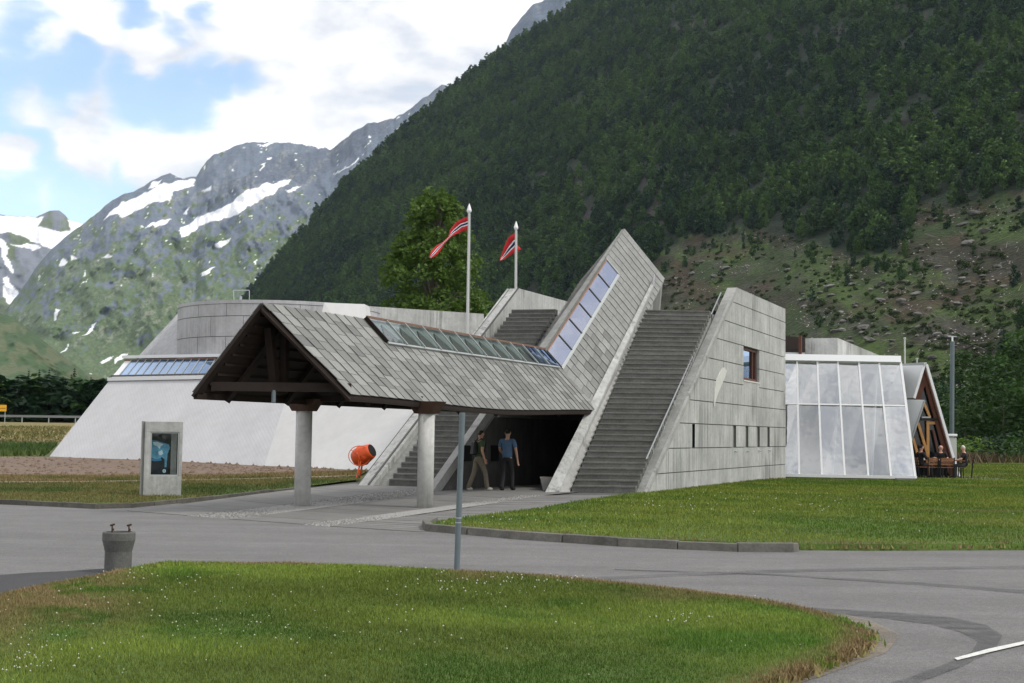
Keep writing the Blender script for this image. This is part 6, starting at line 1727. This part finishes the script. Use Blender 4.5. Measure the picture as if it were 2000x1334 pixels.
# ------------------------------------------------------------------ people
def skin_mesh(name, verts, edges, radii, m, parent, levels=2, smooth=True):
    me = bpy.data.meshes.new(name); me.from_pydata([tuple(v) for v in verts], edges, []); ob = bpy.data.objects.new(name, me); COL.objects.link(ob)
    sk = ob.modifiers.new('skin', 'SKIN'); sk.use_smooth_shade = True
    for i, v in enumerate(me.skin_vertices[0].data):
        r = radii[i]; v.radius = r if isinstance(r, tuple) else (r, r); v.use_root = (i == 0)
    sb_ = ob.modifiers.new('sub', 'SUBSURF'); sb_.levels = levels; sb_.render_levels = levels
    dg = bpy.context.evaluated_depsgraph_get(); ev = ob.evaluated_get(dg); out = bpy.data.meshes.new_from_object(ev); out.name = name
    bpy.data.objects.remove(ob); bpy.data.meshes.remove(me); out.materials.clear(); out.materials.append(m)
    for p in out.polygons: p.use_smooth = True
    o = bpy.data.objects.new(name, out); COL.objects.link(o); o.parent = parent; return o


def chain(pts, rad): return pts, [(i, i + 1) for i in range(len(pts) - 1)], rad


def person(label, loc, rz, J, look, scale=1.0, group=None):
    """J: joints in metres, person faces +Y. look: colours"""
    V = lambda k: Vector(J[k])
    root = thing('person', label, 'person', loc, group, rz); root.scale = (scale,) * 3
    mm = lambda c, n, r=.85: mat(n, c, r, noise=(14, .12))
    sk = mm(look['skin'], 'skin', .6)
    # body: one continuous surface
    vs, es, rs_ = [], [], []
    def add(p, r, par=None):
        vs.append(Vector(p)); rs_.append(r); i = len(vs) - 1
        if par is not None: es.append((par, i))
        return i
    pel = add(V('pelvis'), (.115, .085)); sp = add(V('pelvis').lerp(V('chest'), .5), (.095, .072), pel); ch = add(V('chest'), (.125, .088), sp)
    nk0 = add(V('chest').lerp(V('neck'), .8), (.085, .075), ch); nk = add(V('neck'), (.050, .050), nk0)
    hd = V('head'); up_ = (hd - V('neck')).normalized()
    h1 = add(hd - up_ * .06, (.070, .082), nk); h2 = add(hd + up_ * .025, (.088, .102), h1); h3 = add(hd + up_ * .10, (.070, .082), h2)
    for s in ('l', 'r'):
        sh = add(V('sh' + s), .062, ch); el = add(V('el' + s), .042, sh); fa = add(V('el' + s).lerp(V('wr' + s), .3), .042, el); wr = add(V('wr' + s), .026, fa)
        d = (V('wr' + s) - V('el' + s)).normalized(); sd = d.cross(Vector((0, 1, .2))).normalized(); nn = sd.cross(d)
        pm = add(V('wr' + s) + d * .055, (.040, .018), wr); 
        for q, (o_, L) in enumerate(((-.030, .062), (-.010, .075), (.011, .070), (.030, .055))):
            a = add(V('wr' + s) + d * .10 + nn * o_ , .0095, pm); b_ = add(V('wr' + s) + d * (.10 + L * .55) + nn * o_ * 1.1 + sd * .008, .0088, a); add(V('wr' + s) + d * (.10 + L) + nn * o_ * 1.1 + sd * .022, .007, b_)
        ta = add(V('wr' + s) + d * .045 + nn * .045, .0105, pm); add(V('wr' + s) + d * .085 + nn * .062, .009, ta)
        hp = add(V('hip' + s), (.075, .075), pel); kn = add(V('kn' + s), .048, hp); cf = add(V('kn' + s).lerp(V('an' + s), .3), .046, kn); an = add(V('an' + s), .030, cf)
        he = add(V('an' + s) + Vector((0, -.01, -.035)), .030, an); add(V('an' + s).lerp(V('to' + s), .75), (.030, .022), he)
    body = skin_mesh('body', vs, es, rs_, sk, root)
    # face: nose, ears, eyes, mouth
    fwd = Vector(J.get('face', (0, 1, 0))).normalized(); rt = fwd.cross(up_).normalized()
    f = MB(); f.tube([hd + fwd * .085 + up_ * .035, hd + fwd * .105 - up_ * .0, hd + fwd * .088 - up_ * .012], [.008, .014, .010], 7)
    for s in (-1, 1): f.tube([hd + rt * .078 * s - fwd * .01 + up_ * .035, hd + rt * .088 * s - fwd * .018 - up_ * .0, hd + rt * .078 * s - fwd * .008 - up_ * .03], [.012, .016, .008], 6)
    fo = f.build('nose_and_ears', sk); fo.parent = body
    e = MB()
    for s in (-1, 1): e.lathe([(.001, -.008), (.010, 0), (.001, .008)], hd + fwd * .083 + rt * .030 * s + up_ * .035, n=8)
    e.tube([hd + fwd * .086 - rt * .022 - up_ * .04, hd + fwd * .092 - up_ * .042, hd + fwd * .086 + rt * .022 - up_ * .04], .005, 5)
    eo = e.build('eyes_and_mouth', M['lip']); eo.parent = body
    # hair
    if look.get('hair'):
        hm = mm(look['hair'], 'hair'); back = -fwd
        if look.get('bald'):
            P_ = [hd + rt * .078 + back * .02 + up_ * .02, hd + back * .075 + up_ * .0, hd - rt * .078 + back * .02 + up_ * .02]; skin_mesh('hair', *chain(P_, [(.024, .035)] * 3), hm, root)
        else:
            P_ = [hd + back * .055 - up_ * .05, hd + back * .03 + up_ * .045, hd + fwd * .012 + up_ * .085, hd + fwd * .055 + up_ * .085]; skin_mesh('hair', *chain(P_, [(.062, .05), (.088, .075), (.082, .062), (.05, .035)]), hm, root)
    # clothes
    tm = mm(look['top'], 'shirt'); tv, te, tr__ = [], [], []
    def ta_(p, r, par=None):
        tv.append(Vector(p)); tr__.append(r); i = len(tv) - 1
        if par is not None: te.append((par, i))
        return i
    a00_ = ta_(V('pelvis') - Z * .08, (.160, .126)); a0 = ta_(V('pelvis') + Z * .06, (.164, .127), a00_); a1 = ta_(V('pelvis').lerp(V('chest'), .5), (.150, .118), a0); a2 = ta_(V('chest'), (.172, .125), a1); a3 = ta_(V('chest').lerp(V('neck'), .86), (.085, .08), a2)
    for s in ('l', 'r'):
        b0 = ta_(V('sh' + s), .078, a2); sl_ = look.get('sleeve', .85); b1 = ta_(V('sh' + s).lerp(V('el' + s), min(1, sl_)), .066, b0)
        if sl_ > 1: ta_(V('el' + s).lerp(V('wr' + s), .92), .045, b1)
    skin_mesh('shirt', tv, te, tr__, tm, root)
    pm_ = mm(look['legs'], 'trousers'); tv, te, tr__ = [], [], []
    a0 = ta_(V('pelvis') + Z * .07, (.176, .138)); a00 = ta_(V('pelvis') - Z * .05, (.155, .122), a0)
    for s in ('l', 'r'):
        b0 = ta_(V('hip' + s) - Z * .02, .108, a00); b1 = ta_(V('kn' + s), .074, b0); ta_(V('an' + s) - Z * .055, .072, b1)
    skin_mesh('trousers', tv, te, tr__, pm_, root)
    shm = mm(look['shoe'], 'shoe')
    for s in ('l', 'r'):
        an = V('an' + s); to = V('to' + s); d = (to - an); d.z = 0; d = d.normalized(); skin_mesh('shoe', *chain([an - d * .035 - Z * .035, an + d * .06 - Z * .04, to + d * .01], [(.062, .06), (.064, .052), (.055, .045)]), shm, root, 1)
    return root


def walk(stride, swing, lean=.0, hipz=.92):
    J = dict(pelvis=(0, 0, hipz + .04), chest=(0, lean, 1.28), neck=(0, lean + .01, 1.50), head=(0, lean + .03, 1.62))
    for s, q in (('l', -1), ('r', 1)):
        k = q
        J['sh' + s] = (q * .19, lean, 1.42); J['el' + s] = (q * .25, lean - k * swing * .5, 1.15); J['wr' + s] = (q * .24, lean - k * swing * .5 + .12 - k * swing * .25, .92)
        J['hip' + s] = (q * .09, 0, hipz - .02); J['kn' + s] = (q * .10, k * stride * .5 + .04, .50); J['an' + s] = (q * .10, k * stride - .03, .085); J['to' + s] = (q * .11, k * stride + .13, .03)
    return J


def sit(armL=(-.18, .38, .78), armR=(.18, .38, .78), legf=.44, head=(0, .05, 1.22), seat=.47):
    J = dict(pelvis=(0, 0, seat + .09), chest=(0, .02, seat + .42), neck=(0, .05, seat + .63), head=(head[0], head[1] + .02, seat + .77))
    for s, q, w in (('l', -1, armL), ('r', 1, armR)):
        J['sh' + s] = (q * .19, .02, seat + .55); J['wr' + s] = w; e = (Vector(J['sh' + s]) + Vector(w)) / 2; J['el' + s] = (e.x + q * .08, e.y - .10, e.z - .10)
        J['hip' + s] = (q * .10, .04, seat + .08); J['kn' + s] = (q * .13, legf, seat + .06); J['an' + s] = (q * .13, legf + .02, .085); J['to' + s] = (q * .14, legf + .18, .03)
    return J


M['lip'] = mat('eyes_lips', (.08, .03, .03), .5)
w1 = atz(990, 958, .10); w1.z = pz(w1.y) - .004
JW = walk(.16, .05); JW['wrr'] = (.29, .06, .86); JW['elr'] = (.27, -.01, 1.13); JW['wrl'] = (-.20, .22, 1.0)
person('person in a light blue short-sleeved shirt and dark trousers walking into the entrance', (w1.x, w1.y, w1.z), math.radians(-22), JW, dict(skin=(.42, .25, .18), hair=(.012, .010, .009), top=(.075, .135, .22), legs=(.018, .018, .02), shoe=(.01, .01, .01), sleeve=.8))  # shirt colour darkened to carry the shade of the entrance
w2 = atz(934, 958, .10); w2.z = pz(w2.y) - .004
J2 = walk(.27, .12, .04)
pr2 = person('person with a black backpack, dark patterned top and beige trousers in mid-stride', (w2.x, w2.y, w2.z), math.radians(-62), J2, dict(skin=(.40, .22, .15), hair=(.02, .014, .010), top=(.05, .075, .035), legs=(.14, .122, .09), shoe=(.42, .40, .36), sleeve=.7), .97)  # trousers darkened for the same entrance shade
bp_ = thing('backpack', 'small black backpack on the walker in beige trousers', 'backpack', (0, 0, 0)); 
mb = MB(); mb.hexa([Vector(p) for p in ((-.15, -.24, 1.02), (.15, -.24, 1.02), (.14, -.10, 1.02), (-.14, -.10, 1.02), (-.11, -.20, 1.42), (.11, -.20, 1.42), (.10, -.08, 1.42), (-.10, -.08, 1.42))]); o = mb.build('bag', M['black'], bp_, bevel=.035)
for s in (-1, 1): MB().tube([(s * .08, -.1, 1.42), (s * .11, .03, 1.50), (s * .13, .17, 1.38), (s * .13, .12, 1.12), (s * .12, -.06, 1.06)], .018, 6).build('strap', M['black'], bp_)
bp_.location = (w2.x, w2.y, w2.z); bp_.rotation_euler.z = math.radians(-62); bp_.scale = (.97,) * 3
# cafe terrace: tables, chairs, guests
TZ = .12
def table(px, Y, w, d, label):
    c = at(px, 905, Y); t = thing('cafe_table', label, 'table', (c.x, Y, TZ), 'cafe tables on the terrace')
    mb = MB()
    for i in range(5): mb.box((c.x, Y - d / 2 + d * (i + .5) / 5, TZ + .72), (w, d / 5 - .012, .03))
    for i in range(5):
        o = MB().box((c.x, Y - d / 2 + d * (i + .5) / 5, TZ + .72), (w, d / 5 - .012, .03)).build('slat', M['pine_red'], t)
    for sx in (-1, 1):
        for sy in (-1, 1): MB().tube([(c.x + sx * w * .44, Y + sy * d * .42, TZ), (c.x + sx * w * .42, Y + sy * d * .38, TZ + .70)], .022, 6).build('leg', M['black'], t)
    return c
def chair(x, y, rz, label, bench=.46):
    t = thing('cafe_chair', label, 'chair', (x, y, TZ), 'cafe chairs on the terrace', rz); w = bench
    def part(nm, mb, m): o = mb.build(nm, m); o.parent = t
    for i in range(4): part('slat', MB().box((0, -.2 + .1 * i + .05, .445), (w, .085, .025)), M['pine_red'])
    for i in range(3): part('back_slat', MB().box((0, -.24 - .02 * i, .58 + .11 * i), (w, .025, .075)), M['pine_red'])
    for sx in (-1, 1):
        part('leg', MB().beam((sx * (w / 2 - .02), .19, 0), (sx * (w / 2 - .02), .19, .43), .035, .035, up=Vector((0, 1, 0))), M['black'])
        part('leg', MB().beam((sx * (w / 2 - .02), -.22, 0), (sx * (w / 2 - .02), -.30, .86), .035, .035, up=Vector((0, 1, 0))), M['black'])
    return t
M['pine_red'] = mat('red_pine', (.22, .10, .05), .6, noise=(8, .25), rnd=.15)
T1 = table(1812, 55.9, 1.0, .75, 'left cafe table, set with white cups, close to the glass annex')
T2 = table(1856, 55.7, 1.0, .75, 'right cafe table between the two seated people in black')
def px2(px, Y): return at(px, 905, Y).x
chair(px2(1797, 55.6), 55.5, math.radians(-75), 'cafe chair holding the person nearest the glass annex')
chair(px2(1818, 54.95), 54.95, math.radians(2), 'empty cafe chair turned away from the lawn at the left table')
chair(px2(1838, 56.35), 56.45, math.radians(185), 'cafe chair of the bald person behind the right table')
chair(px2(1846, 54.9), 54.95, math.radians(4), 'empty slatted cafe chair in front of the bald person', .62)
chair(px2(1886, 55.5), 55.5, math.radians(68), 'rightmost cafe chair, at the open end of the terrace')
dk = (.010, .010, .012)
person('person with dark hair in black seated beside the glass annex', (px2(1796, 55.6), 55.5, TZ), math.radians(-70), sit(), dict(skin=(.38, .22, .16), hair=(.012, .01, .01), top=dk, legs=(.02, .02, .022), shoe=dk, sleeve=2))
person('bald person in a black top seated behind the table, facing the lawn', (px2(1838, 56.35), 56.4, TZ), math.radians(172), sit(), dict(skin=(.55, .34, .26), hair=(.4, .36, .3), bald=1, top=dk, legs=(.02, .02, .022), shoe=dk, sleeve=.9))
jj = sit(armL=(-.22, .40, .74), armR=(.28, .12, .62), legf=.40); 
person('white-haired person in a black shirt seated at the right end of the table', (px2(1885, 55.5), 55.5, TZ), math.radians(62), jj, dict(skin=(.55, .34, .25), hair=(.62, .58, .5), top=(.016, .012, .013), legs=(.05, .05, .052), shoe=dk, sleeve=.85))
def cup(x, y, label):
    t = thing('cup', label, 'cup', (x, y, TZ + .735), 'cups on the cafe tables'); MB().lathe([(.028, 0), (.042, .07), (.042, .085)], (x, y, TZ + .735), n=12).build('bowl', M['flagw'], t); MB().lathe([(.06, 0), (.075, .012)], (x, y, TZ + .736), n=14).build('saucer', M['flagw'], t)
cup(T1.x - .2, 55.75, 'white cup at the left side of the left cafe table'); cup(T1.x + .25, 55.8, 'white cup at the right side of the left cafe table'); cup(T2.x + .1, 55.6, 'white cup near the middle of the right cafe table'); cup(T2.x + .42, 55.7, 'white cup at the right end of the right cafe table')

# ------------------------------------------------------------------ air
def haze():
    mb = MB(); mb.hexa([(-4500, -300, -1.2), (4500, -300, -1.2), (4500, 7400, -1.2), (-4500, 7400, -1.2), (-4500, -300, 1500), (4500, -300, 1500), (4500, 7400, 1500), (-4500, 7400, 1500)])
    m = bpy.data.materials.new('haze'); m.use_nodes = True; N = m.node_tree.nodes; N.clear(); o = N.new('ShaderNodeOutputMaterial'); v = N.new('ShaderNodeVolumePrincipled')
    v.inputs['Color'].default_value = (.66, .80, 1, 1); v.inputs['Density'].default_value = HAZE_DENSITY; v.inputs['Anisotropy'].default_value = .2; m.node_tree.links.new(v.outputs[0], o.inputs['Volume'])
    tag(mb.build('haze', m), kind='stuff')


HAZE_DENSITY = 3.0e-5
haze()
